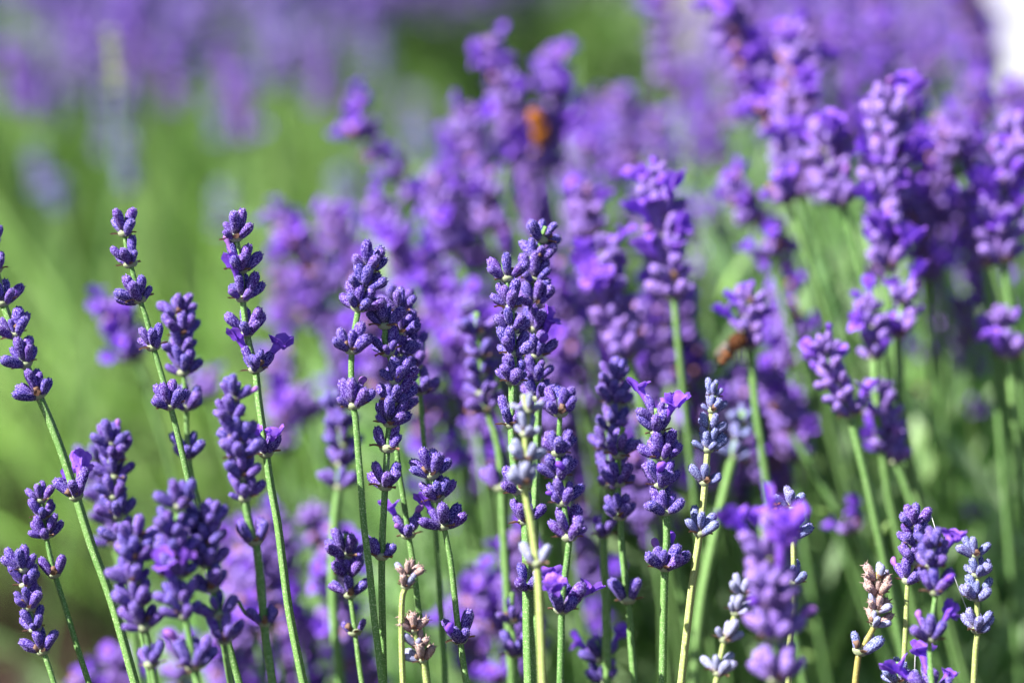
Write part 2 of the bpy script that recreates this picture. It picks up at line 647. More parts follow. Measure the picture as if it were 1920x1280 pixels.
def joined_whorl(i, n, nopen, kind='budfar'):
    """a ring seen out of focus, where its buds run together: one mesh"""
    rr = random.Random(900 + i)
    mb = MB()
    lay = layout(n, 0, False, rr)
    opens = set(rr.sample(range(n), nopen)) if nopen else set()
    for j, (az, tl, sc, zz) in enumerate(lay):
        V, F = bud_geo(7, 5, rr.uniform(-.04, .1), rr.uniform(.95, 1.2))
        m = bud_mtx(az, tl, sc, .13, zz)
        mb.add(xf(V, m), F, 0)
        if j in opens:
            cg = corolla_geo(i * 7 + j, True)
            m2 = m @ Matrix.Rotation(rr.uniform(0, 6.28), 4, 'Z')
            mb.add(xf(np.concatenate(cg.v), m2), cg.f, 1)
    for b in range(2):
        bv, bf = bract_geo(rr, .6)
        mb.add(xf(bv, Matrix.Rotation(rr.uniform(0, 6.28), 4, 'Z') @ Matrix.Translation((.16, 0, -.04))), bf, 2)
    for b in range(1 + i % 2):
        a_, tl_ = rr.uniform(0, 6.28), rr.uniform(.5, .9)
        pr = ((.5, .09), (.75, .15), (.95, .14), (1.08, .05))
        V = []
        for z, r in pr:
            for k in range(6):
                th = 2 * math.pi * k / 6
                q = r * rr.uniform(.6, 1.3)
                V.append((q * math.cos(th), q * math.sin(th), z))
        Fq = [(a * 6 + k, a * 6 + (k + 1) % 6, (a + 1) * 6 + (k + 1) % 6, (a + 1) * 6 + k) for a in range(3) for k in range(6)] + [tuple(range(18, 24))]
        mb.add(xf(V, Matrix.Rotation(a_, 4, 'Z') @ Matrix.Rotation(tl_, 4, 'Y')), Fq, 3)
    return mb.mesh('flower_whorl', [M[kind], M['petal'], M['bract'], M['withered']])


JW = [joined_whorl(i, 9 + i % 3, (0, 1, 2, 3)[i % 4]) for i in range(12)]
M['unripe'] = m_bud('unripe green calyx', lin(118, 136, 80), lin(150, 162, 100), lin(190, 196, 150), lin(130, 140, 90), 0.8)
JWG = [joined_whorl(70 + i, 8, 0, 'unripe') for i in range(2)]
JWB = [joined_whorl(50 + i, 8, 0, 'blue') for i in range(3)]

STATS = {'spikes': 0}


def axis_mtx(t):
    return t.to_track_quat('Z', 'Y').to_matrix().to_4x4()


def hermite(p0, t0, p1, t1, n):
    out = []
    for i in range(1, n + 1):
        t = i / n
        a, b, c_, d = 2 * t ** 3 - 3 * t * t + 1, t ** 3 - 2 * t * t + t, -2 * t ** 3 + 3 * t * t, t ** 3 - t * t
        out.append(p0 * a + t0 * b + p1 * c_ + t1 * d)
    return out


def spike(pts, whorls, label, group, hi=True, kind='bud', r=(.0007, .0011), base=None, stem='stem', fuzz=True, twig=None, leaves=None, seed=None):
    """one flower stem: Empty at its foot > stem, flower_whorl (> bud, open_flower, flower_tip).
    pts: world points from the tip down; whorls: list of dicts(p, t, n, s, phi, pair, open, knob, kind)"""
    rr = random.Random(seed if seed is not None else STATS['spikes'] * 13 + 5)
    STATS['spikes'] += 1
    last, prev = pts[-1], pts[-2]
    down = (last - prev).normalized()
    if base is None:
        base = Vector((last.x + down.x * .12 + rr.uniform(-.015, .015), last.y + .05 + rr.uniform(-.02, .03), 0.0))
    dist = (last - base).length
    ext = hermite(last, down * dist * .45, base, Vector((0, 0, -1)) * dist * .7, 14 if hi else 8)
    full = pts + ext
    root = link('lavender_spike', None)
    root.location = base
    tag(root, label, 'lavender', group)
    loc = [p - base for p in full]
    L = len(loc)
    rad = [r[0] + (r[1] - r[0]) * min(1, i / (len(pts))) for i in range(L)]
    mb = MB()
    V, F = tube(loc, rad, 8 if hi else 6, .17 if hi else 0, rr.uniform(0, 1.5))
    mb.add(V, F, 0)
    if hi and fuzz:
        qs = [f for f in F[:len(pts) * 8] if len(f) == 4]
        hv, hf = hairs(V, qs, 1500, .0003, rr)
        mb.add(hv, hf, 1)
    if twig:
        tv, tf = tube([p - base for p in twig], .00055, 6)
        mb.add(tv, tf, 0)
    link('stem', mb.mesh('stem', [M[stem], M['hairgreen']]), root)
    for i, wd in enumerate(whorls):
        s = wd.get('s', 1.0) * .0070
        kd = wd.get('kind', kind)
        phi = wd.get('phi', (0.25 if i % 2 else 1.75) + rr.uniform(-.35, .35))
        m = Matrix.Translation(wd['p'] - base) @ axis_mtx(wd['t']) @ Matrix.Scale(s, 4)
        if not hi:
            src = (JWG if kd == 'unripe' else JWB if kd in ('blue', 'pale') else JW)
            o = link('flower_whorl', rr.choice(src), root, m @ Matrix.Rotation(rr.uniform(0, 6.28), 4, 'Z'))
            continue
        # ring's own x axis turned so that phi = 0 means the picture's right-left line
        ax = m.to_3x3() @ Vector((1, 0, 0))
        q = m.to_3x3().inverted() @ Vector((1, 0, 0))
        az0 = math.atan2(q.y, q.x)
        wo = link('flower_whorl', rr.choice(NODEDRY if kd == 'dry' else NODE), root, m @ Matrix.Rotation(az0, 4, 'Z'))
        lay = layout(wd['n'] if wd['n'] < 7 else wd['n'] - 1, phi, wd.get('pair', False), rr, wd.get('splay', 1.0))
        opens = list(wd.get('open', []))      # azimuths (degrees from picture right) where a flower stands open
        knobs = list(wd.get('knob', []))
        taken = {}
        for lst, nm in ((opens, 'open'), (knobs, 'knob')):
            for a in lst:
                a = math.radians(a)
                best = min((j for j in range(len(lay)) if j not in taken), key=lambda j: abs(math.remainder(lay[j][0] - a, 2 * math.pi)), default=None)
                if best is not None:
                    taken[best] = nm
        for j, (az, tl, sc, zz) in enumerate(lay):
            bk = kd
            if kd == 'dry' and rr.random() < .3:
                bk = 'pale'
            bm = bud_mtx(az, tl * (.8 if j in taken else 1), sc, .13, zz)
            spin = Matrix.Rotation(rr.uniform(0, 6.28), 4, 'Z')
            b = link('bud', rr.choice(BUD[bk]), wo, bm @ spin)
            if taken.get(j) == 'open':
                f = link('open_flower', rr.choice(COR), wo, bm @ Matrix.Rotation(rr.uniform(-.8, .8) + (math.pi if rr.random() < .3 else 0), 4, 'Z'))
            elif taken.get(j) == 'knob' or (kd == 'bud' and rr.random() < .01):
                f = link('flower_tip', rr.choice(KNOB), wo, bm @ spin)
    if leaves:
        for lf in leaves:
            link('leaf', lf(base), root)
    return root


def F(label, d, path, whorls, kind='bud', group='lavender stems in focus across the front', w=(11, 14), stem='stem', hi=True, twig=None, dd=0.0, base=None, seed=None):
    """a stem read off the photograph: path of pixels from the tip down at distance d, rings as (y, n[, dict])"""
    dep = lambda y: d + dd * (y - 800) / 500.0
    pix = [Vector((x, y, 0)) for x, y in path]
    sm = catmull(pix, 5)
    pts = [P(p.x, p.y, dep(p.y)) for p in sm]
    px = K * d
    wl = []
    for q in whorls:
        y, n = q[0], q[1]
        ex = dict(q[2]) if len(q) > 2 else {}
        i = min(range(len(sm) - 1), key=lambda k: abs((sm[k].y + sm[k + 1].y) / 2 - y))
        y0, y1 = sm[i].y, sm[i + 1].y
        t = 0 if abs(y1 - y0) < 1e-6 else max(-.3, min(1.3, (y - y0) / (y1 - y0)))
        p = pts[i].lerp(pts[i + 1], t)
        ti = (pts[max(i - 1, 0)] - pts[min(i + 2, len(pts) - 1)]).normalized()
        ex.update(p=p, t=ti, n=n)
        wl.append(ex)
    tw = [P(x, y, d) for x, y in twig] if twig else None
    r = (w[0] * px / 2, w[1] * px / 2)
    return spike(pts, wl, label, group, hi=hi, kind=kind, r=r, stem=stem, twig=tw, base=base, seed=seed)


# ------------------------------------------------------------------ the setting
def sheet(name, x0, x1, y0, y1, z, m, nx=2, ny=2, bump=0.0, flat=None):
    xs, ys = np.linspace(x0, x1, nx), np.linspace(y0, y1, ny)
    X, Y = np.meshgrid(xs, ys)
    Z = np.full_like(X, z)
    if bump:
        r = np.random.default_rng(3)
        Z = Z + bump * (np.sin(X * 23 + 1.3 * np.sin(Y * 17)) + np.sin(Y * 31 + X * 11)) * .3 + r.uniform(-1, 1, X.shape) * bump * .5
    V = np.stack([X.ravel(), Y.ravel(), Z.ravel()], 1)
    idx = np.arange(nx * ny).reshape(ny, nx)
    Fc = np.stack([idx[:-1, :-1].ravel(), idx[:-1, 1:].ravel(), idx[1:, 1:].ravel(), idx[1:, :-1].ravel()], 1)
    return tag(link(name, fast_mesh(name, V, Fc, [m])), kind='structure')


sheet('ground', -400, 400, -400, 400, -0.03, M['soil'])
sheet('soil', -3, 3, -0.6, 4.3, 0.0, M['soil'], 150, 130, 0.012)
sheet('gravel_path', -6, 6, 4.3, 9, 0.004, M['path'], 120, 60, 0.006)

# soil clods and gravel lying about
def clods(name, n, x, y, size, m, label, seed):
    r = np.random.default_rng(seed)
    base = np.array([(1, 0, 0), (-1, 0, 0), (0, 1, 0), (0, -1, 0), (0, 0, 1), (0, 0, -1)], float)
    fc = np.array([(0, 2, 4), (2, 1, 4), (1, 3, 4), (3, 0, 4), (2, 0, 5), (1, 2, 5), (3, 1, 5), (0, 3, 5)])
    Vs, Fs = [], []
    for i in range(n):
        s = size * r.uniform(.3, 1.3)
        v = base * r.uniform(.5, 1.1, (6, 3)) * s
        v += np.array([r.uniform(*x), r.uniform(*y), s * .3])
        Vs.append(v)
        Fs.append(fc + 6 * i)
    o = link(name, fast_mesh(name, np.concatenate(Vs), np.concatenate(Fs), [m], smooth=False))
    return tag(o, label, None, None, 'stuff')


clods('soil_clods', 2500, (-1.2, 1.2), (0.9, 2.6), 0.012, M['soil'], 'brown crumbs of soil between the lavender bushes', 4)

# low white wall at the far right behind the lavender, with a coping
def box(mb, x0, x1, y0, y1, z0, z1, mi=0):
    V = [(x, y, z) for z in (z0, z1) for y in (y0, y1) for x in (x0, x1)]
    mb.add(V, [(0, 2, 3, 1), (4, 5, 7, 6), (0, 1, 5, 4), (2, 6, 7, 3), (0, 4, 6, 2), (1, 3, 7, 5)], mi)


wall = tag(link('garden_wall', None), 'white wall blurred far behind the lavender in the top right corner', 'wall')
wall.location = (1.0, 4.1, 0)
mb = MB()
box(mb, -.22, 1.4, 0, .2, 0, .42)
link('wall_body', mb.mesh('wall_body', [M['white']], False), wall)
mb = MB()
box(mb, -.25, 1.43, -.03, .23, .423, .47)
link('coping', mb.mesh('coping', [M['white']], False), wall)


# ------------------------------------------------------------------ foliage helpers
def blades(n, foot, tip, width, seed, segs=3, curl=.15, tints=(0, 1)):
    """n narrow bent leaves: foot(r,n) and tip(r,n,foot) give (n,3) arrays"""
    r = np.random.default_rng(seed)
    A = foot(r, n)
    B = tip(r, n, A)
    D = B - A
    L = np.linalg.norm(D, axis=1, keepdims=True)
    side = np.cross(D / L, r.normal(size=(n, 3)))
    side /= np.linalg.norm(side, axis=1, keepdims=True)
    bend = np.cross(D / L, side)
    wd = width * r.uniform(.6, 1.3, (n, 1))
    cu = L * r.uniform(-curl, curl, (n, 1))
    rows = []
    for j in range(segs + 1):
        t = j / segs
        c = A + D * t + bend * cu * (4 * t * (1 - t))
        wj = wd * (math.sin(math.pi * (.18 + .72 * t)) if j < segs else .12) * .5
        rows += [c - side * wj, c + side * wj]
    V = np.stack(rows, 1).reshape(-1, 3)
    k = 2 * (segs + 1)
    f = np.concatenate([np.array([[2 * j, 2 * j + 1, 2 * j + 3, 2 * j + 2]]) for j in range(segs)])
    Fc = (np.arange(n)[:, None, None] * k + f[None]).reshape(-1, 4)
    tint = np.repeat(r.uniform(tints[0], tints[1], n), segs)
    return V, Fc, tint


def leafshoots(n, foot, tip, seed, leaf=.035, width=.0035, per=10, tints=(0, 1)):
    """lavender shoots: pairs of narrow leaves set along a hidden line from foot to tip"""
    r = np.random.default_rng(seed)
    A = foot(r, n)
    B = tip(r, n, A)
    t = r.uniform(.35, 1.0, (n, per, 1))
    base = A[:, None] + (B - A)[:, None] * t
    base = base.reshape(-1, 3)
    ax = np.repeat((B - A) / np.linalg.norm(B - A, axis=1, keepdims=True), per, 0)
    out = r.normal(size=base.shape)
    out -= ax * (out * ax).sum(1, keepdims=True)
    out /= np.linalg.norm(out, axis=1, keepdims=True)
    ln = leaf * r.uniform(.6, 1.3, (len(base), 1))
    tipp = base + (ax * .8 + out * .55) * ln
    return blades(len(base), lambda r_, n_: base, lambda r_, n_, a: tipp, width, seed + 1, 3, .12, tints)


def lean_stuff(name, parent, arrs, mats, kind='stuff'):
    V = np.concatenate([a[0] for a in arrs])
    off = np.cumsum([0] + [len(a[0]) for a in arrs[:-1]])
    Fc = np.concatenate([a[1] + o for a, o in zip(arrs, off)])
    ti = np.concatenate([a[2] for a in arrs])
    mi = np.concatenate([np.full(len(a[1]), i) for i, a in enumerate(arrs)])
    o = link(name, fast_mesh(name, V, Fc, mats, ti, mi), parent)
    tag(o, kind=kind)
    return o


def heads(n, top, seed, size=.009, length=(.03, .055), lean=(-.1, 0), tints=(0, 1)):
    """far flower heads: rings of little cups round a line; top(r,n) gives their tips"""
    r = np.random.default_rng(seed)
    T = top(r, n)
    oc = np.array([(1, 0, 0), (0, 1, 0), (-1, 0, 0), (0, -1, 0), (0, 0, 1.7), (0, 0, -1.1)], float)
    of = np.array([(0, 1, 4), (1, 2, 4), (2, 3, 4), (3, 0, 4), (1, 0, 5), (2, 1, 5), (3, 2, 5), (0, 3, 5)])
    Vs = []
    tl = []
    for i in range(n):
        L = r.uniform(*length)
        k = int(L / .0075)
        dx, dy = r.normal(lean[0], .12), r.normal(lean[1], .12)
        tn = r.uniform(*tints)
        for j in range(k):
            c = T[i] + np.array([-dx, -dy, -1.0]) * (L * j / k)
            m_ = 6
            for q in range(m_):
                a = q * 2 * math.pi / m_ + r.uniform(0, 1)
                p = c + np.array([math.cos(a), math.sin(a), .35]) * size * .55 * r.uniform(.8, 1.2)
                Vs.append(oc * size * .33 * r.uniform(.8, 1.2) + p)
                tl.append(np.clip(tn + r.uniform(-.2, .2), 0, 1))
    V = np.concatenate(Vs)
    Fc = (np.arange(len(Vs))[:, None, None] * 6 + of[None]).reshape(-1, 3)
    return V, Fc, np.repeat(np.array(tl), 8)


def far_bush(label, cx, cy, rx, ry, h, nstem, nhead, seed, leafn=500, leafm='leafbright', fol=None, tintf=(0, 1), hz=(.84, 1.05), group=None, lean=0.0, stemw=.0022):
    """one lavender bush: woody_stem, foliage (stuff), stems (stuff), flower_heads (stuff)"""
    b = tag(link('lavender_bush', None), label, 'lavender bush', group)
    b.location = (cx, cy, 0)

    def foot(r, n):
        a = r.uniform(0, 6.28, n)
        q = np.sqrt(r.uniform(0, 1, n)) * .45
        return np.stack([rx * q * np.cos(a), ry * q * np.sin(a), np.full(n, .02)], 1)

    def tipf(lo, hi_):
        def f(r, n, A):
            a = r.uniform(0, 6.28, n)
            q = np.sqrt(r.uniform(0, 1, n))
            z = h * r.uniform(lo, hi_, n) * np.sqrt(np.clip(1 - .25 * q * q, 0, 1))
            return np.stack([rx * q * np.cos(a) + lean * z, ry * q * np.sin(a), z], 1)
        return f
    st = blades(nstem, foot, tipf(.55, .98), stemw, seed, 4, .08)
    lf = leafshoots(leafn, foot, tipf(.25, .62), seed + 3, .045, .005, 12)
    lean_stuff('foliage', b, [lf], [M[fol or leafm]])
    lean_stuff('stems', b, [st], [M[leafm]])
    wd = blades(40, foot, tipf(.1, .4), .012, seed + 9, 3, .2)
    lean_stuff('woody_stems', b, [wd], [M['wood']])
    if nhead:
        tp = tipf(*hz)
        hd = heads(nhead, lambda r, n: tp(r, n, None), seed + 5, .0125, (.03, .06), tints=tintf)
        lean_stuff('flower_heads', b, [hd], [M['farflower']])
    return b


# far rows (all of them out of focus in the photograph)
def at(px, D):
    """x of a column of the photograph at horizontal distance D, near the ground"""
    dpt = D * math.cos(PITCH) + .3 * math.sin(PITCH)
    return (px - 960) * K * dpt


far_bush('blurred lavender bush at the left edge, green stems below a violet haze', at(60, 2.05), 2.1, .2, .2, .49, 1700, 80, 11, 700, fol='leafdark')
far_bush('blurred lavender bush whose violet streaks hang above the two leftmost sharp tips', at(420, 2.0), 2.06, .15, .2, .48, 1500, 65, 12, 700, fol='leafdark')
far_bush('blurred pale green lavender bush behind the gap between left and middle spikes', at(740, 2.1), 2.2, .15, .2, .34, 1300, 20, 13, 700, tintf=(.6, 1))
far_bush('small bluish lavender bush left of the grey path', at(780, 3.1), 3.1, .15, .2, .42, 900, 190, 14, 500, tintf=(.4, 1))
far_bush('violet lavender bush at the top left corner of the view', at(200, 3.0), 3.0, .27, .25, .47, 1200, 200, 15, 500, tintf=(.1, .8))
far_bush('grey violet lavender bush beside the dark shrub at the top left', at(600, 3.3), 3.4, .17, .2, .45, 900, 130, 16, 500, tintf=(.3, 1))
far_bush('faint lavender bush in the haze before the grey path', at(1080, 3.9), 3.9, .16, .2, .36, 600, 120, 18, 300, tintf=(.6, 1))
far_bush('far lavender bush filling the top right behind the tall spikes', at(1600, 2.6), 2.6, .16, .25, .40, 1200, 130, 17, 600, tintf=(.2, .9))


def shrub(label, cx, cy, r_, h, seed, m='leafdark', n=2200):
    b = tag(link('green_shrub', None), label, 'shrub')
    b.location = (cx, cy, 0)

    def foot(r, k):
        a = r.uniform(0, 6.28, k)
        e = np.arccos(r.uniform(-.2, 1, k))
        q = r.uniform(.45, 1, k) ** .5 * (1 + .18 * np.sin(3 * a + seed))
        return np.stack([r_ * q * np.sin(e) * np.cos(a), r_ * q * np.sin(e) * np.sin(a), h * .5 + h * .5 * q * np.cos(e)], 1)

    def tp(r, k, A):
        return A + r.normal(size=A.shape) * min(.035, r_ * .3) + np.array([0, 0, .02])
    lean_stuff('foliage', b, [blades(n, foot, tp, .02, seed, 2, .2)], [M[m]])
    mb = MB()
    for k in range(5):
        a = k * 1.3
        V, F_ = tube([(0, 0, 0), (.05 * math.cos(a), .05 * math.sin(a), h * .3), (r_ * .5 * math.cos(a), r_ * .5 * math.sin(a), h * .7)], [.012, .009, .004], 6)
        mb.add(V, F_, 0, .5)
    link('branches', mb.mesh('branches', [M['wood']]), b)
    return b


shrub('dark green shrub in the haze above the second sharp tip from the left', at(490, 2.6), 2.6, .07, .42, 21)
shrub('dark green shrub at the very top left corner', at(0, 3.7), 3.7, .2, .5, 22)
shrub('small dark green clump above the middle spikes, left of the grey path', at(985, 3.4), 3.4, .04, .33, 23, 'leafdark', 350)
shrub('bright green clump at the top, right of the middle, against the grey path', at(1185, 3.2), 3.2, .035, .28, 24, 'leafbright', 260)
shrub('olive green clump at the top edge between the tall violet spikes', at(1590, 4.2), 4.2, .12, .38, 25, 'leafdark', 900)


# the bush the sharp stems belong to: its foliage and the green behind the right side
def region(px, D, z, r, n):
    x = r.uniform(px[0], px[1], n)
    d = r.uniform(D[0], D[1], n)
    return np.stack([(x - 960) * K * d, d, r.uniform(z[0], z[1], n)], 1)


bush = tag(link('lavender_bush', None), 'lavender bush carrying the front stems, its narrow green leaves filling the lower right', 'lavender bush')
sh = leafshoots(2600, lambda r, n: region((1300, 2250), (.94, 1.3), (.0, .05), r, n),
                lambda r, n, A: A + np.stack([r.normal(-.07, .04, n), r.normal(0, .03, n), r.uniform(.2, .42, n)], 1), 31, .06, .006, 12)
lean_stuff('foliage', bush, [sh], [M['leaf']])
sh = blades(1500, lambda r, n: region((1250, 2300), (.9, 1.5), (0, .05), r, n),
            lambda r, n, A: A + np.stack([r.normal(-.08, .035, n), r.normal(0, .03, n), r.uniform(.24, .45, n)], 1), .0026, 33, 4, .06, (.2, 1))
lean_stuff('stems', bush, [sh], [M['leafbright']])
sh = leafshoots(420, lambda r, n: region((1330, 2200), (.9, 1.02), (.0, .05), r, n),
                lambda r, n, A: A + np.stack([r.normal(-.1, .05, n), r.normal(-.02, .02, n), r.uniform(.2, .31, n)], 1), 44, .05, .0045, 9, (.4, 1))
lean_stuff('foliage', bush, [sh], [M['leaf']])
sh = leafshoots(420, lambda r, n: region((1420, 2250), (.9, 1.06), (.0, .05), r, n),
                lambda r, n, A: A + np.stack([r.normal(-.1, .05, n), r.normal(0, .03, n), r.uniform(.3, .41, n)], 1), 34, .05, .0045, 9, (.4, 1))
lean_stuff('foliage', bush, [sh], [M['leaf']])
sh = leafshoots(800, lambda r, n: region((350, 1300), (.95, 1.35), (.0, .05), r, n),
                lambda r, n, A: A + np.stack([r.normal(-.02, .04, n), r.normal(0, .03, n), r.uniform(.05, .16, n)], 1), 35, .05, .0045, 10, (0, .5))
lean_stuff('foliage', bush, [sh], [M['leaf']])
sh = leafshoots(500, lambda r, n: region((-200, 2100), (.72, .95), (.0, .05), r, n),
                lambda r, n, A: A + np.stack([r.normal(0, .04, n), r.normal(0, .03, n), r.uniform(.04, .11, n)], 1), 37, .04, .0045, 10)
lean_stuff('foliage', bush, [sh], [M['leaf']])
# pale green stems out of focus on the left, between the sharp stems and the far bushes
sh = blades(520, lambda r, n: region((-300, 900), (1.95, 2.2), (0, .03), r, n),
            lambda r, n, A: A + np.stack([r.normal(.0, .08, n), r.uniform(-.85, .0, n), r.uniform(.22, .41, n)], 1), .003, 39, 4, .05, (.2, 1))
o = link('grass', fast_mesh('grass', sh[0], sh[1], [M['leafbright']], sh[2]))
tag(o, 'tall thin green grass blurred behind the leftmost lavender stems', 'grass', None, 'stuff')

sh = blades(170, lambda r, n: region((-500, 800), (1.65, 1.85), (0, .02), r, n),
            lambda r, n, A: A + np.stack([r.normal(.06, .09, n), r.uniform(-.65, -.3, n), r.uniform(.2, .44, n)], 1), .0022, 41, 4, .06, (.3, 1))
o = link('grass', fast_mesh('grass', sh[0], sh[1], [M['leafbright']], sh[2]))
tag(o, 'sparse thin pale stalks between the brown soil and the leftmost sharp stems', 'grass', None, 'stuff')

# ------------------------------------------------------------------ stems in focus, read off the photograph
pr = dict(pair=True, phi=0.1)
F('leaning lavender stem at the left edge with five rings and a lone flowering ring below', .70,
  [(-20, 440), (-8, 505), (6, 567), (28, 627), (47, 680), (72, 740), (94, 790), (117, 850), (143, 930), (172, 1022), (211, 1131), (256, 1290)],
  [(462, 5, dict(s=.8)), (507, 7), (569, 8), (629, 10), (684, 10), (743, 10), (932, 7, dict(open=[150, 100], phi=.2))], w=(12, 15))
F('tall thin lavender stem with five loosely spaced rings, leftmost of the full sharp spikes', .70,
  [(232, 415), (234, 439), (237, 465), (245, 496), (262, 560), (275, 600), (289, 655), (305, 710), (322, 770), (344, 860), (363, 945), (382, 1025), (400, 1105), (425, 1195), (451, 1290)],
  [(439, 5, dict(s=.95, phi=.1)), (496, 7), (563, 11), (652, 8), (763, 9, dict(phi=.3))], w=(8, 15))
F('slightly soft lavender spike touching the tall thin stem on its right side', .732,
  [(333, 570), (337, 596), (344, 630), (341, 658), (344, 699), (349, 765), (350, 813), (354, 858), (361, 900), (376, 955), (400, 1080), (419, 1205), (434, 1290)],
  [(592, 6, dict(s=.95)), (628, 9), (660, 9), (700, 10), (766, 9), (856, 7)], w=(9, 12))
F('lavender spike with pink violet flowers open along it, second full spike from the left', .70,
  [(440, 425), (443, 449), (450, 490), (453, 530), (457, 580), (464, 630), (472, 665), (479, 692), (484, 740), (492, 800), (499, 850), (509, 917), (521, 983), (532, 1069), (544, 1155), (571, 1290)],
  [(448, 9, dict(phi=.4)), (508, 8, dict(knob=[170], phi=.1)), (561, 9, dict(open=[-90])), (626, 8, dict(phi=.3)), (694, 8, dict(open=[160, 10], phi=.1)), (852, 8, dict(open=[-110, -50], phi=.3))], w=(9, 14))
F('dense slightly soft lavender spike over two bud pairs and a bare green side twig', .672,
  [(442, 720), (438, 751), (436, 783), (445, 820), (453, 858), (455, 893), (459, 936), (465, 970), (473, 1000), (480, 1018), (487, 1070), (492, 1130), (496, 1170), (500, 1210), (512, 1290)],
  [(748, 8, dict(s=.85)), (785, 9, dict(s=.9)), (830, 11), (860, 12, dict(s=1.05)), (895, 9, dict(s=.95)), (935, 9, dict(s=.95)), (1016, 4, pr), (1170, 3, dict(pair=True, phi=.1, s=.85))],
  twig=[(492, 1172), (475, 1160), (460, 1148), (447, 1126)], w=(9, 16))
F('tall sharp lavender spike left of the middle with thick pale stem and three wide rings', .695,
  [(694, 475), (689, 510), (677, 555), (670, 590), (660, 655), (659, 720), (664, 768), (667, 790), (672, 852), (677, 915), (683, 990), (692, 1060), (702, 1160), (710, 1222), (717, 1290)],
  [(508, 10, dict(splay=.85)), (543, 9), (579, 12, dict(s=1.05)), (659, 10, dict(phi=.3)), (762, 10, dict(knob=[140, 60], phi=.2, s=1.05))], w=(12, 16))
F('crowded lavender spike right of the tall pale stemmed one, bud pairs down its stem', .70,
  [(712, 570), (722, 605), (722, 642), (735, 680), (744, 715), (738, 755), (731, 795), (726, 842), (722, 915), (718, 985), (716, 1043), (716, 1110), (718, 1210), (720, 1290)],
  [(612, 8), (662, 8), (716, 11), (755, 8), (796, 9), (842, 4, dict(pair=True, phi=0, s=1.1)), (914, 7, dict(phi=.4)), (1044, 4, dict(pair=True, phi=0))], w=(9, 12))
F('lavender stem behind the crowded spike with a pink flower hanging at its lone lower ring', .712,
  [(748, 560), (752, 600), (752, 650), (750, 700), (742, 760), (740, 800), (747, 877), (755, 927), (760, 960), (767, 1010), (775, 1060), (784, 1135), (793, 1200), (803, 1290)],
  [(585, 7, dict(s=.9)), (625, 9), (668, 9), (715, 10), (768, 9), (1004, 6, dict(phi=0, knob=[180, 20], open=[170]))], w=(9, 13))
F('soft lavender spike leaning behind the crowded pair, ending beside a dark gap', .735,
  [(740, 555), (755, 610), (768, 655), (782, 700), (790, 765), (793, 815), (800, 880), (810, 945), (817, 992), (822, 1060), (826, 1135), (836, 1290)],
  [(578, 6), (615, 8), (658, 9), (690, 7), (735, 8, dict(phi=.1))], w=(10, 13))
F('short dark blue lavender spike of three rings with lone ring far below', .70,
  [(801, 850), (810, 890), (820, 932), (832, 985), (840, 1025), (846, 1060), (857, 1160), (863, 1205), (876, 1290)],
  [(892, 10, dict(s=1.05)), (935, 8), (988, 8, dict(open=[175], knob=[150])), (1201, 7, dict(phi=.2, s=1.05))], w=(9, 12))
F('small dark lavender spike low between two thick stems, with one thin bud pair', .717,
  [(648, 1000), (650, 1042), (653, 1077), (657, 1118), (666, 1185), (672, 1235), (680, 1290)],
  [(1042, 8), (1078, 9), (1116, 6, dict(s=.95)), (1186, 2, dict(pair=True, phi=0))], w=(8, 10))
F('withered brown lavender head, upper of the two dry ones low in the middle', .69,
  [(766, 1062), (760, 1100), (754, 1125), (753, 1200), (756, 1290)],
  [(1080, 7, dict(s=.65)), (1100, 7, dict(s=.7))], kind='dry', stem='stempale', w=(9, 10))
F('withered brown lavender head, lower of the two dry ones, three crumpled rings', .692,
  [(768, 1145), (775, 1180), (785, 1213), (793, 1240), (798, 1265), (801, 1290)],
  [(1182, 8, dict(s=.7)), (1212, 7, dict(s=.7)), (1238, 7, dict(s=.75))], kind='dry', stem='stempale', w=(8, 13))
F('soft lavender spike behind the left side of the thick pale stem', .785,
  [(630, 735), (638, 800), (641, 870), (636, 910), (628, 980), (624, 1100), (630, 1200), (640, 1290)],
  [(770, 8), (805, 9), (838, 8), (872, 8), (914, 6)], w=(13, 17))
F('lavender spike at the left with a flat topmost ring, dark buds on its right', .735,
  [(208, 805), (212, 835), (215, 890), (216, 940), (226, 990), (235, 1040), (250, 1100), (285, 1290)],
  [(832, 9), (866, 7), (896, 8), (932, 9), (968, 9), (1013, 9)], w=(9, 11))
F('soft lavender spike partly hidden left of the flat topped one', .79,
  [(172, 850), (185, 900), (200, 960), (215, 1020), (235, 1110), (262, 1290)],
  [(872, 8), (905, 8), (940, 8), (980, 9), (1020, 8)], w=(9, 11))
F('small narrow lavender spike of three tight rings near the left edge, one bud pair below', .705,
  [(72, 905), (78, 940), (82, 975), (87, 1008), (94, 1040), (103, 1077), (125, 1147), (144, 1210), (170, 1290)],
  [(938, 7, dict(s=.8, splay=.8)), (970, 8, dict(s=.8)), (1006, 9, dict(s=.85)), (1078, 4, dict(pair=True, phi=0, s=.9))], w=(7, 10))
F('short lavender spike in the bottom left corner, curving to the right', .70,
  [(36, 1040), (45, 1073), (50, 1110), (58, 1150), (70, 1190), (82, 1222), (95, 1260), (106, 1295)],
  [(1068, 8, dict(s=.9)), (1098, 8, dict(s=.9)), (1140, 9, dict(s=.95)), (1180, 6, dict(s=.9)), (1222, 6, dict(s=.95))], w=(8, 10))
F('soft lavender spike in front, left one of the crowded trio low on the left', .660,
  [(258, 985), (252, 1040), (250, 1090), (256, 1140), (271, 1180), (283, 1240), (291, 1290)],
  [(1015, 8), (1050, 10), (1092, 10), (1136, 9), (1178, 8), (1246, 5, dict(phi=.2))], w=(9, 13))
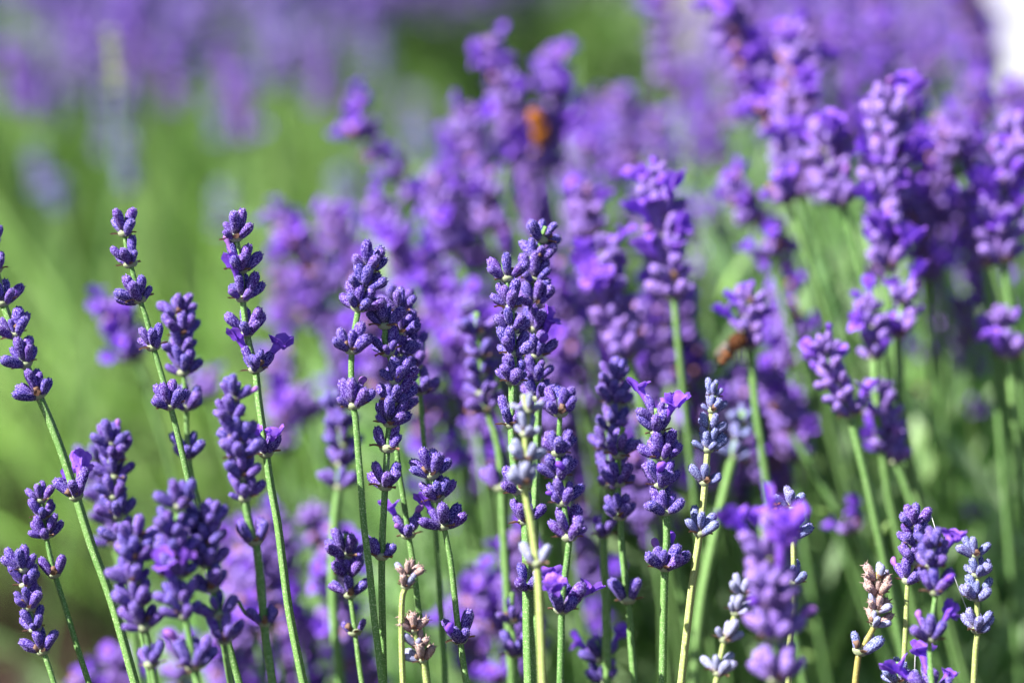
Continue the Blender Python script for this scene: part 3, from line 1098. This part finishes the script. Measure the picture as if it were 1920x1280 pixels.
F('soft lavender spike in front, tallest of the crowded trio, one violet flower open', .656,
  [(330, 915), (336, 952), (325, 1000), (329, 1036), (330, 1092), (345, 1152), (356, 1200), (364, 1250), (374, 1295)],
  [(950, 9), (1000, 10), (1038, 10), (1080, 11, dict(open=[-60])), (1130, 11, dict(open=[-90])), (1155, 9), (1250, 8, dict(knob=[150], phi=.1, s=1.15))], w=(9, 13))
F('soft lavender spike in front, right one of the crowded trio, steely violet', .662,
  [(381, 950), (386, 1000), (390, 1050), (396, 1100), (410, 1150), (421, 1200), (434, 1290)],
  [(985, 9), (1022, 10), (1060, 10), (1105, 10), (1155, 7), (1202, 8, dict(phi=.1))], w=(9, 12))
F('tallest central lavender spike, left of the joined pair, rings above a pale stem', .70,
  [(946, 495), (950, 521), (957, 577), (959, 620), (961, 662), (962, 715), (960, 797), (964, 863), (974, 930), (985, 978), (988, 1040), (989, 1100), (990, 1190), (993, 1290)],
  [(523, 8), (578, 9), (621, 9), (664, 9), (717, 11), (797, 8), (922, 4), (978, 8, dict(phi=.1)), (1102, 6, dict(phi=.2))], w=(11, 18))
F('tallest central lavender spike, right one of the joined pair, with a blue violet flower', .717,
  [(1024, 425), (1015, 450), (1006, 488), (1000, 530), (1003, 573), (1001, 620), (1005, 665), (1006, 711), (1009, 760), (1005, 900), (1001, 1000), (1003, 1100), (1006, 1290)],
  [(450, 5), (488, 8), (526, 9), (572, 10), (618, 10), (668, 9, dict(open=[-20])), (712, 11), (748, 8)], w=(9, 15))
F('frosted grey blue lavender spike in front of the central pair, on a yellow green stem', .662,
  [(982, 740), (989, 774), (985, 820), (987, 863), (985, 910), (989, 945), (996, 980), (1007, 1060), (1012, 1130), (1018, 1290)],
  [(772, 7, dict(s=.72)), (815, 7, dict(s=.78)), (862, 8, dict(s=.85)), (908, 9, dict(s=.9)), (1058, 4, dict(pair=True, phi=0, s=.95))], kind='pale', stem='stempale', w=(9, 15))
F('lavender spike with a separate fan shaped top ring and two open flowers low down', .69,
  [(1050, 745), (1050, 774), (1048, 820), (1047, 870), (1055, 930), (1063, 985), (1067, 1010), (1063, 1050), (1057, 1095), (1053, 1143), (1052, 1200), (1050, 1290)],
  [(776, 10, dict(s=1.05)), (850, 11), (895, 9), (943, 10, dict(knob=[200])), (1008, 10, dict(s=1.1, knob=[90])), (1144, 8, dict(open=[150, 30, -120], phi=.1, s=1.1))], w=(9, 14))
F('soft lavender spike right of the frosted one, dense rings on a straight stem', .742,
  [(1148, 680), (1150, 757), (1140, 820), (1143, 880), (1140, 940), (1132, 1000), (1135, 1100), (1138, 1290)],
  [(718, 9), (757, 9), (802, 10), (842, 9), (876, 8), (912, 9), (1003, 6, dict(phi=0, knob=[160]))], w=(10, 15))
F('soft lavender spike beside the straight dense one, a bud pair low on its stem', .725,
  [(1168, 800), (1160, 850), (1160, 920), (1163, 971), (1168, 1050), (1178, 1125), (1183, 1200), (1190, 1290)],
  [(855, 8), (908, 9), (970, 9), (1126, 3, dict(pair=True, phi=0, s=1.1))], w=(9, 12))
F('lavender spike crowned by upright violet open flowers, right of the middle', .70,
  [(1230, 765), (1233, 811), (1242, 858), (1240, 910), (1248, 961), (1250, 1010), (1247, 1064), (1245, 1120), (1242, 1290)],
  [(788, 4, dict(open=[160, 60], s=.9)), (811, 8, dict(open=[-60])), (859, 11), (910, 11, dict(knob=[-80])), (961, 10), (1065, 10, dict(knob=[120, 60], phi=.2, s=1.05))], w=(10, 14))
F('slim frosted blue lavender spike on a pale stem, beside the flower crowned one', .70,
  [(1341, 718), (1335, 771), (1331, 810), (1327, 844), (1322, 907), (1312, 1001), (1297, 1102), (1276, 1290)],
  [(744, 8, dict(s=.66, splay=.6)), (771, 9, dict(s=.72, splay=.8)), (812, 8, dict(s=.75)), (844, 10, dict(s=.85)), (906, 7, dict(s=.85)), (1001, 9, dict(s=.9))], kind='blue', stem='stempale', w=(9, 13))
F('blurred pale blue lavender spike leaning right of the slim frosted one', .79,
  [(1395, 770), (1388, 810), (1371, 870), (1347, 971), (1315, 1125), (1298, 1290)],
  [(795, 7, dict(s=.8)), (825, 7, dict(s=.8)), (858, 6, dict(s=.8))], kind='blue', stem='stem', w=(14, 18))
F('frosted blue lavender tip just behind the blurred front blossoms', .70,
  [(1484, 930), (1483, 950), (1487, 1005), (1488, 1093), (1483, 1180), (1479, 1225), (1478, 1290)],
  [(953, 7, dict(s=.85)), (982, 6, dict(s=.8)), (1008, 7, dict(s=.85)), (1093, 4, dict(s=.85))], kind='blue', w=(8, 11), stem='stempale')
F('blurred violet lavender in full bloom in front, low right of the middle', .627,
  [(1424, 985), (1440, 1040), (1450, 1110), (1452, 1190), (1458, 1290)],
  [(1020, 5, dict(open=[100, 10])), (1050, 9, dict(open=[170, 60, -30], s=1.15)), (1105, 12, dict(open=[-40], s=1.25)), (1138, 12, dict(s=1.2)), (1195, 12, dict(knob=[0, 180], s=1.25)), (1275, 12, dict(s=1.2))], w=(10, 12), kind='budfar')
F('pale lilac lavender spike leaning left of the blurred front blossoms', .673,
  [(1397, 1090), (1386, 1130), (1370, 1175), (1357, 1205), (1346, 1262), (1338, 1295)],
  [(1116, 8, dict(s=.8)), (1150, 9, dict(s=.8)), (1200, 7, dict(s=.85)), (1262, 6, dict(s=.85))], kind='pale', stem='stempale', w=(8, 10))
F('dried whitish lavender head on a straw coloured stem with one bud pair', .70,
  [(1645, 1072), (1646, 1104), (1647, 1135), (1640, 1170), (1626, 1198), (1612, 1221), (1606, 1255), (1602, 1295)],
  [(1088, 8, dict(s=.7)), (1115, 9, dict(s=.75)), (1145, 9, dict(s=.75)), (1172, 8, dict(s=.72)), (1222, 3, dict(pair=True, phi=0, s=1.05, kind='blue'))], kind='dry', stem='stemstraw', w=(8, 12))
F('compact violet lavender spike on a grey green stem, low on the right', .70,
  [(1716, 955), (1715, 991), (1714, 1022), (1712, 1055), (1702, 1092), (1698, 1170), (1692, 1290)],
  [(988, 9, dict(s=.85)), (1020, 9, dict(s=.85)), (1054, 10, dict(s=.9)), (1090, 8, dict(s=.9))], w=(8, 11), stem='stempale')
F('soft violet lavender spike overlapping the compact one on its right', .672,
  [(1750, 1010), (1747, 1061), (1754, 1108), (1747, 1160), (1743, 1202), (1746, 1264), (1748, 1295)],
  [(1030, 6, dict(s=.85)), (1064, 8, dict(open=[10])), (1110, 9), (1200, 9, dict(open=[30], knob=[160], phi=.1))], w=(8, 11))
F('steel blue lavender spike, rightmost of the sharp ones, with spider silk at its side', .70,
  [(1824, 1012), (1829, 1046), (1833, 1077), (1832, 1124), (1833, 1182), (1829, 1220), (1825, 1295)],
  [(1042, 8, dict(s=.8)), (1078, 8, dict(s=.82)), (1122, 9, dict(s=.85)), (1182, 8, dict(s=.9, phi=.2))], kind='blue', stem='stempale', w=(8, 11))
F('tip of a frosted lavender spike rising from the bottom edge at the right', .70,
  [(1684, 1240), (1684, 1276), (1683, 1300)], [(1278, 8, dict(s=.9))], kind='blue', w=(8, 10))
F('blue violet open flowers rising from the bottom edge below the compact spike', .682,
  [(1742, 1255), (1744, 1290), (1745, 1330)], [(1300, 7, dict(open=[170, 20, 90], s=1.1))], w=(8, 10))
F('soft lavender spike left of the central pair with a dark bud pair below', .765,
  [(893, 585), (900, 660), (905, 740), (915, 780), (928, 815), (938, 870), (943, 980), (950, 1100), (960, 1290)],
  [(625, 7), (668, 8), (705, 8), (738, 8), (770, 7), (915, 4, dict(pair=True, phi=0, s=1.2))], w=(10, 16))
F('small soft lavender spike low beside the thick central stem', .745,
  [(960, 1110), (960, 1160), (965, 1215), (973, 1290)], [(1165, 6), (1228, 7, dict(phi=0))], w=(8, 10))
F('lavender tip with blue flowers behind the straight soft stem at the bottom', .748,
  [(1118, 1200), (1130, 1250), (1136, 1300)], [(1235, 6, dict(open=[150, 40])), (1280, 9)], w=(8, 10))

# ------------------------------------------------------------------ stems out of focus, read off the photograph
def B(label, d, path, n, s=1.05, lean=.08, hi=False, last=None, kind='bud', openp=.6, group='soft lavender stems of the bush behind'):
    """path: pixels of the flower head from tip to lowest ring; rings spread along it, the stem runs on down to the ground"""
    pix = [Vector((x, y, 0)) for x, y in path]
    sm = catmull(pix, 5)
    cum = [0]
    for a, b in zip(sm[:-1], sm[1:]):
        cum.append(cum[-1] + (b - a).length)
    pts = [P(p.x, p.y, d) for p in sm]
    wl = []
    rr = random.Random(len(label) + int(path[0][0]))
    for k in range(n):
        u = (k + .35) / n * cum[-1]
        if last and k == n - 1:
            u = cum[-1]
        i = max(j for j in range(len(cum) - 1) if cum[j] <= u)
        t = (u - cum[i]) / max(1e-6, cum[i + 1] - cum[i])
        e = dict(p=pts[i].lerp(pts[i + 1], t), t=(pts[max(i - 1, 0)] - pts[min(i + 2, len(pts) - 1)]).normalized(), n=rr.choice((8, 9, 10, 11)), s=s * (.82 if k == 0 else 1))
        if hi:
            e['open'] = [rr.uniform(0, 360) for _ in range(2)] if rr.random() < openp else []
            e['knob'] = [rr.uniform(0, 360)] if rr.random() < openp else []
        wl.append(e)
    if hi and kind == 'bud':
        kind = 'budfar'
    W = pts[-1]
    base = Vector((W.x + lean * 1.5 + rr.uniform(-.02, .02), W.y + .03 + rr.uniform(-.02, .04), 0))
    return spike(pts, wl, label, group, hi=hi, kind=kind, r=(.0008, .0012), base=base, fuzz=False)


B('plump soft lavender spike with orange specks, right of centre in the middle of the view', .79, [(1232, 345), (1245, 420), (1258, 500), (1265, 575)], 8, 1.25, hi=True, lean=.03)
B('soft lavender spike slanting right below the plump one, behind the frosted stems', .80, [(1130, 470), (1140, 540), (1165, 620), (1185, 690)], 8, 1.3, hi=True, lean=.04)
B('thick dark lavender spike in the upper right with strong violet flowers', .80, [(1668, 195), (1665, 280), (1662, 400), (1668, 520)], 11, 1.38, hi=True, lean=.05)
B('soft lavender spike joined to the left of the thick dark one', .82, [(1548, 250), (1560, 320), (1585, 400)], 6, 1.25, hi=True, lean=.05)
B('loose pair of rings hanging below the thick dark spike', .79, [(1692, 555), (1685, 630)], 2, 1.15, hi=True, last=True, lean=.08, openp=.9)
B('pale violet small lavender spike below the thick dark one, to its left', .785, [(1630, 575), (1640, 640), (1640, 690)], 4, .95, hi=True, lean=.08)
B('soft lavender spike leaning left, upper one of the staggered pair right of centre', .765, [(1548, 650), (1560, 700), (1585, 750), (1600, 800)], 5, .95, hi=True, lean=.06)
B('soft plump lavender spike, lower one of the staggered pair right of centre', .79, [(1645, 735), (1660, 790), (1675, 850), (1686, 880)], 6, 1.05, hi=True, lean=.07)
B('soft lavender spike above the brown insect', .785, [(1405, 560), (1405, 610), (1408, 670)], 4, 1.0, hi=True, lean=.06)
B('blurred lavender spike right of the brown insect with bright blossoms', .87, [(1470, 580), (1478, 640), (1485, 700)], 5, 1.05, lean=.1)
B('soft lavender spike at the right edge, largest of those there', .815, [(1905, 250), (1895, 330), (1875, 420), (1885, 510)], 8, 1.35, hi=True, lean=.06)
B('soft lavender ring pair at the right edge below the largest spike', .81, [(1885, 600), (1890, 670)], 2, 1.2, hi=True, last=True, lean=.06)
B('soft lavender spike left of the large right edge one', .825, [(1820, 370), (1840, 430), (1850, 520)], 5, 1.05, hi=True, lean=.05)
B('blurred loose lavender spike leaning left, highest left of the middle', .93, [(668, 195), (680, 250), (722, 300), (770, 350), (800, 400)], 5, 1.15, lean=.08)
B('blurred tall lavender spike left of the orange butterfly', .93, [(925, 90), (945, 160), (960, 250), (960, 330)], 7, 1.15)
B('blurred tall lavender spike right of the orange butterfly', .95, [(1040, 110), (1045, 180), (1035, 260), (1040, 340)], 7, 1.15)
B('blurred single lavender tip left of the tall pair with the butterfly', .92, [(872, 215), (890, 270), (925, 330)], 4, 1.1)
B('blurred lavender spike leaning left above the centre', .88, [(812, 350), (830, 420), (860, 490)], 5, 1.1)
B('blurred short lavender spike right above the central pair', .90, [(905, 335), (912, 390), (925, 450)], 4, 1.1)
B('blurred leaning lavender spike, leftmost of the violet mass in the middle', .92, [(525, 405), (560, 460), (610, 520), (650, 560)], 6, 1.15, lean=.07)
B('blurred lavender spike second from the left in the violet mass', .95, [(625, 400), (650, 470), (690, 540)], 5, 1.15, lean=.07)
B('blurred lavender spike with a rosy centre in the violet mass above the wide rings', .90, [(715, 395), (740, 450), (770, 520)], 5, 1.2, lean=.05)
B('blurred bright lavender tip right of the central pair top', .85, [(1098, 365), (1105, 410), (1115, 460)], 3, 1.1)
B('blurred leaning lavender spike at the top right of centre, dark on its right flank', .88, [(1360, 15), (1390, 90), (1430, 170), (1475, 270)], 9, 1.3)
B('blurred thick lavender spike reaching down from the top, brightest blossoms', .86, [(1490, 70), (1492, 150), (1485, 230), (1500, 390)], 11, 1.3)
B('lone blurred lavender head over the pale green gap right of centre', .87, [(1375, 345), (1400, 385), (1425, 430)], 4, 1.05, lean=.08)
B('tiny dark lavender ring pair in the pale green gap', .85, [(1440, 470), (1450, 505)], 1, 1.1, lean=.07)
B('blurred pale pinkish lavender ring on a dark stem beside the green gap', .83, [(1465, 350), (1485, 395)], 2, 1.0, lean=.05)
B('blurred small lavender spike between the thick dark one and the right edge', .85, [(1770, 255), (1795, 310)], 3, 1.05)
B('thin blurred lavender spike at the top edge before the grey path', 1.15, [(1238, -10), (1245, 80), (1250, 180)], 6, 1.15, lean=.04)
B('blurred violet lavender head behind the two leftmost soft rings', .86, [(218, 580), (240, 640), (262, 690)], 4, 1.15, lean=.02)
B('blurred lavender head behind the gap under the flower crowned left spike', .90, [(560, 745), (580, 800)], 3, 1.2, lean=.03)
B('blurred faint lavender ring right of the second soft spike on the left', .92, [(385, 715), (400, 760)], 2, 1.1, lean=.02)
B('blurred round violet blossom before the brown soil in the middle', .84, [(893, 800), (897, 825)], 1, .8, lean=.02)
B('blurred lavender spike on a dark stem slanting down to the right', .83, [(1440, 700), (1465, 760), (1490, 820)], 5, 1.0, lean=.16)
B('blurred dark lavender spike right under the brown insect', .86, [(1480, 745), (1485, 810), (1490, 880)], 5, 1.1, lean=.06)
B('tiny blurred lavender ring on a slanting stem over the green leaves', .82, [(1600, 985), (1612, 1012)], 1, 1.0, lean=.08)
B('lone faint violet blossom low on the right before the green leaves', .95, [(1828, 965), (1832, 985)], 1, .8, lean=.05)
B('blurred lilac spike in the green at the far right', 1.1, [(1870, 810), (1895, 850)], 2, .9, lean=.05)

# the violet mass behind, stem by stem
REG = [  # x0, x1, y0, y1, count, distance range, ring size, lean
    ((1290, 1860), (-60, 190), 40, (1.05, 1.45), 'blurred lavender spikes crowding the upper right corner', .05),
    ((1480, 1930), (120, 330), 16, (.86, 1.15), 'blurred spikes behind the thick dark one', .05),
    ((1050, 1350), (180, 420), 30, (1.0, 1.35), 'blurred spikes in the haze right of the butterfly', .06),
    ((820, 1120), (220, 520), 18, (.92, 1.15), 'blurred lavender spikes below the orange butterfly', .05),
    ((1700, 1940), (210, 480), 14, (.86, 1.15), 'blurred spikes between the thick dark one and right edge', .05),
    ((1010, 1480), (400, 620), 15, (.88, 1.08), 'blurred spikes packed round the plump one', .08),
    ((1740, 1930), (400, 620), 7, (.86, 1.05), 'blurred spikes packed at the right edge', .08),
    ((1060, 1500), (640, 860), 15, (.86, 1.05), 'soft lavender spikes under the plump one, their stems hidden', .08),
    ((770, 1010), (560, 760), 9, (.84, 1.0), 'soft spikes low between the sharp middle spikes', .03),
    ((1420, 1860), (250, 420), 10, (1.2, 1.5), 'faint spikes in the violet haze at right', .05),
    ((1560, 1930), (480, 640), 8, (1.1, 1.4), 'faint spikes in the green below the right edge ones', .05),
    ((520, 860), (430, 660), 19, (.86, 1.05), 'blurred spikes behind the wide ringed left spikes', .04),
    ((760, 1000), (480, 760), 14, (.84, 1.0), 'blurred lavender spikes between the two sharp middle spikes', .03),
    ((1010, 1340), (480, 780), 24, (.82, 1.0), 'soft spikes behind the frosted and flower crowned ones', .04),
    ((1290, 1500), (600, 790), 9, (.84, 1.0), 'soft lavender spikes around the brown insect', .08),
    ((420, 680), (960, 1260), 20, (.82, .98), 'blurred lavender spikes low behind the left thick stems', .02),
    ((860, 980), (1010, 1260), 9, (.82, .95), 'blurred lavender spikes low behind the central stems', .02),
    ((150, 420), (1180, 1290), 5, (.82, .9), 'blurred spikes under the lower left front trio', .02),
    ((1060, 1240), (820, 960), 5, (.85, .95), 'blurred lavender spikes behind the straight soft stem', .02),
]
rr = random.Random(99)
ONES = ['', 'first', 'second', 'third', 'fourth', 'fifth', 'sixth', 'seventh', 'eighth', 'ninth', 'tenth', 'eleventh', 'twelfth', 'thirteenth', 'fourteenth', 'fifteenth',
        'sixteenth', 'seventeenth', 'eighteenth', 'nineteenth']


def ordinal(k):
    if k < 20:
        return ONES[k]
    t = {2: ('twentieth', 'twenty'), 3: ('thirtieth', 'thirty'), 4: ('fortieth', 'forty')}[k // 10]
    return t[0] if k % 10 == 0 else t[1] + '-' + ONES[k % 10]


for (x0, x1), (y0, y1), n, (d0, d1), lab, lean in REG:
    for i, x in enumerate(sorted(rr.uniform(x0, x1) for _ in range(n))):
        y, d = rr.uniform(y0, y1), rr.uniform(d0, d1)
        L = rr.uniform(.022, .05)
        T = P(x, y, d)
        dirn = Vector((rr.uniform(.0, .35), rr.uniform(-.15, .1), -1)).normalized()
        side = Vector((rr.uniform(-.15, .15), rr.uniform(-.15, .15), 0))
        pts = [T + dirn * L * t + side * L * (t * (1 - t)) for t in (0, .25, .5, .75, 1)]
        k = max(3, int(L / .0068))
        wl = []
        for j in range(k):
            t = (j + .4) / k
            wl.append(dict(p=T + dirn * L * t + side * L * (t * (1 - t)), t=-dirn, n=9, s=rr.uniform(.95, 1.2) * (.85 if j == 0 else 1)))
        if rr.random() < .35:
            wl.append(dict(p=T + dirn * (L + .012), t=-dirn, n=9, s=1.05))
            pts.append(T + dirn * (L + .014))
        W = pts[-1]
        base = Vector((W.x + lean + rr.uniform(-.03, .03), W.y + rr.uniform(0, .08), 0))
        spike(pts, wl, ordinal(i + 1) + ' from the left of the ' + lab, lab, hi=False, r=(.0007, .0011), base=base, fuzz=False)

# ------------------------------------------------------------------ insects and small things
def ellipsoid(mb, c, rad, mi=0, seg=12, rows=8, mt=None):
    V, F_ = [], []
    for j in range(rows + 1):
        a = math.pi * j / rows
        for k in range(seg):
            th = 2 * math.pi * k / seg
            v = Vector((rad[0] * math.sin(a) * math.cos(th), rad[1] * math.sin(a) * math.sin(th), rad[2] * math.cos(a)))
            if mt:
                v = mt @ v
            V.append(tuple(v + Vector(c)))
    for j in range(rows):
        for k in range(seg):
            k2 = (k + 1) % seg
            F_.append((j * seg + k, (j + 1) * seg + k, (j + 1) * seg + k2, j * seg + k2))
    mb.add(V, F_, mi)


def wing_mesh(outline, m, edge=None, th=.00012):
    mb = MB()
    n = len(outline)
    c = np.mean(np.array(outline), 0)
    V = [(x, th, z) for x, z in outline] + [(x, -th, z) for x, z in outline] + [(c[0], th * 2, c[1]), (c[0], -th * 2, c[1])]
    F_ = []
    for i in range(n):
        j = (i + 1) % n
        F_ += [(i, j, 2 * n), (n + j, n + i, 2 * n + 1), (i, n + i, n + j, j)]
    mb.add(V, F_, 0)
    if edge:
        W = [(c[0] + (x - c[0]) * k, th * s, c[1] + (z - c[1]) * k) for k, s in ((1.0, 1.6), (1.1, 1.2), (1.1, -1.2), (1.0, -1.6)) for x, z in outline]
        F2 = []
        for i in range(n // 2 + 1):
            j = (i + 1) % n
            for a in range(3):
                F2.append((a * n + i, a * n + j, (a + 1) * n + j, (a + 1) * n + i))
        mb.add(W, F2, 1)
    return mb.mesh('wing', [M[m], M[edge or m]])


bf = tag(link('butterfly', None), 'blurred orange butterfly with closed wings resting on a violet spike', 'butterfly')
bf.location = P(1012, 246, .915)
bf.scale = (.8,) * 3
bf.rotation_euler = (0, math.radians(-12), math.radians(12))
fore = [(-.002, -.001), (-.0045, .006), (-.004, .0105), (-.001, .0115), (.003, .008), (.0042, .003), (.002, -.001)]
hind = [(-.001, .001), (-.0038, .002), (-.0038, -.005), (-.0005, -.008), (.0024, -.005), (.0036, .002)]
for s in (-1, 1):
    m_ = Matrix.Rotation(s * .12, 4, 'Z') @ Matrix.Translation((0, s * .0006, 0))
    link('wing', wing_mesh(fore, 'orange', 'wingdark'), bf, m_)
    link('wing', wing_mesh(hind, 'orange', 'wingdark'), bf, m_)
mb = MB()
ellipsoid(mb, (.003, 0, 0), (.0011, .0011, .006))
ellipsoid(mb, (.003, 0, .0068), (.001, .001, .001))
link('body', mb.mesh('body', [M['fur']]), bf)
for s in (-1, 1):
    mb = MB()
    V, F_ = tube([(.003, s * .0003, .0074), (.0035, s * .0015, .010), (.004, s * .0025, .013)], [.00012, .0001, .0002], 5)
    mb.add(V, F_)
    link('antenna', mb.mesh('antenna', [M['chitin']]), bf)

bee = tag(link('bee', None), 'soft brown bee hanging on a violet spike right of the middle', 'bee')
bee.location = P(1374, 652, .782)
bee.scale = (.85,) * 3
bee.rotation_euler = (math.radians(10), math.radians(35), math.radians(20))
mb = MB()
ellipsoid(mb, (0, 0, .003), (.0031, .0030, .0034), 0)
hv, hf = hairs(np.concatenate(mb.v).tolist(), [tuple(x) for x in mb.f], 900, .0011, random.Random(5))
mb.add(hv, hf, 0)
link('thorax', mb.mesh('thorax', [M['fur']]), bee)
mb = MB()
for k in range(5):
    ellipsoid(mb, (0, 0, -.0018 - k * .0014), (.0027 - .0003 * k,) * 2 + (.0013,), k % 2)
link('abdomen', mb.mesh('abdomen', [M['chitin'], M['tanfur']]), bee)
mb = MB()
ellipsoid(mb, (0, 0, .0072), (.002, .0019, .0016))
link('head', mb.mesh('head', [M['chitin']]), bee)
for s in (-1, 1):
    link('wing', wing_mesh([(.001, .003), (.0035, -.001), (.0038, -.006), (.002, -.008), (.0008, -.004)], 'wing'), bee,
         Matrix.Rotation(s * .7 + (math.pi if s < 0 else 0), 4, 'Z') @ Matrix.Translation((.001, s * .002, 0)))
    for k in range(3):
        mb = MB()
        V, F_ = tube([(0, s * .0025, .003 - k * .0015), (.001, s * .005, .002 - k * .002), (.003, s * .0055, -.001 - k * .002)], [.0003, .00025, .00015], 5)
        mb.add(V, F_)
        link('leg', mb.mesh('leg', [M['chitin']]), bee)

wf = tag(link('withered_flower', None), 'withered tan and black flower stuck to the left of the frosted blue tip', 'withered flower')
wf.location = P(1456, 956, .699)
mb = MB()
rq = random.Random(8)
for k in range(9):
    ellipsoid(mb, (rq.uniform(-.0009, .0009), rq.uniform(-.001, .001), -.0022 + k * .00055), (rq.uniform(.0007, .0013), .0011, .0006), 0 if k % 3 else 1, 8, 5,
              Matrix.Rotation(rq.uniform(-.6, .6), 3, 'Y'))
link('petals', mb.mesh('petals', [M['tanfur'], M['chitin']]), wf)
mb = MB()
V, F_ = tube([(0, 0, 0), (.002, .0002, .0008), (.0042, .0004, .0012)], .0004, 6)
mb.add(V, F_)
link('stalk', mb.mesh('stalk', [M['bract']]), wf)

for lab, pts_ in (('fine spider thread running down from the compact violet spike', [(1742, 952, .70), (1752, 985, .698), (1760, 1012, .695)]),
                  ('fine spider thread between the soft violet spike and the steel blue one', [(1786, 1070, .695), (1798, 1105, .697), (1812, 1140, .70)]),
                  ('short upright spider thread over the lowest violet flowers on the right', [(1716, 1222, .69), (1715, 1250, .69), (1713, 1300, .69)])):
    w_ = [P(*q) for q in pts_]
    V, F_ = tube([p - w_[0] for p in w_], .00011, 5)
    mb = MB()
    mb.add(V, F_)
    o = tag(link('spider_thread', mb.mesh('spider_thread', [M['silk']])), lab, 'spider thread')
    o.location = w_[0]

# two yellowing leaves of a side shoot, and the pale unopened stem far left
def one_leaf(name, label, pts_, width, tint, cat):
    w_ = [P(*q) for q in pts_]
    mb = MB()
    n = len(w_)
    V = []
    for i, p in enumerate(w_):
        t = i / (n - 1)
        wd = width * math.sin(math.pi * (.12 + .8 * t)) * .5
        V += [tuple(p - w_[0] + UP * wd), tuple(p - w_[0] - FWD * wd * .5), tuple(p - w_[0] - UP * wd), tuple(p - w_[0] + FWD * wd * .15)]
    F_ = []
    for i in range(n - 1):
        for k in range(4):
            F_.append((4 * i + k, 4 * i + (k + 1) % 4, 4 * i + 4 + (k + 1) % 4, 4 * i + 4 + k))
    mb.add(V, F_, 0, tint)
    o = tag(link(name, mb.mesh(name, [M['leafbright']])), label, cat)
    o.location = w_[0]


one_leaf('leaf', 'yellow green narrow leaf at the tiny slanting ring, lower right', [(1632, 1020, .82), (1645, 1005, .815), (1658, 992, .81), (1668, 978, .81)], .004, .9, 'leaf')
one_leaf('leaf', 'yellow green narrow leaf pointing left above the tiny slanting ring', [(1600, 985, .83), (1580, 972, .83), (1555, 962, .83), (1530, 955, .83)], .003, .9, 'leaf')

grp_ = {'bud': 'very blurred violet spikes at the upper left', 'blue': 'very blurred grey lilac spikes in the left green'}
far_list = ((420, 90, 1.5, 7, 'bud'), (450, 150, 1.45, 7, 'bud'), (405, 190, 1.5, 5, 'blue'), (600, 95, 1.6, 7, 'bud'), (20, 90, 1.5, 7, 'bud'), (60, 130, 1.6, 6, 'bud'),
                       (230, 260, 1.4, 6, 'blue'), (70, 290, 1.4, 5, 'blue'), (100, 340, 1.35, 4, 'blue'), (640, 330, 1.35, 5, 'blue'), (785, 240, 1.3, 4, 'blue'), (415, 360, 1.4, 5, 'blue'),
                       (320, 110, 1.6, 6, 'bud'), (250, 40, 1.7, 7, 'bud'), (150, 20, 1.7, 7, 'bud'), (700, 60, 1.8, 6, 'blue'))
rank_ = {}
for c_ in ('bud', 'blue'):
    for k_, x_ in enumerate(sorted(q[0] for q in far_list if q[4] == c_)):
        rank_[(x_, c_)] = k_ + 1
for x, y, d, k, c_ in far_list:
    B(ordinal(rank_[(x, c_)]) + ' from the left of the ' + grp_[c_], d, [(x, y), (x + 8, y + 40 * k / 6), (x + 12, y + 110 * k / 6)], k, 1.1, lean=.02, kind=c_, group=grp_[c_])
F_pal = B('very blurred pale unopened lavender stem standing far left before the violet haze', 1.12, [(205, 62), (214, 105), (218, 150), (220, 190)], 5, .62, lean=-.06, kind='unripe', group='far soft stems')
print('SPIKES', STATS, len(SC.objects))
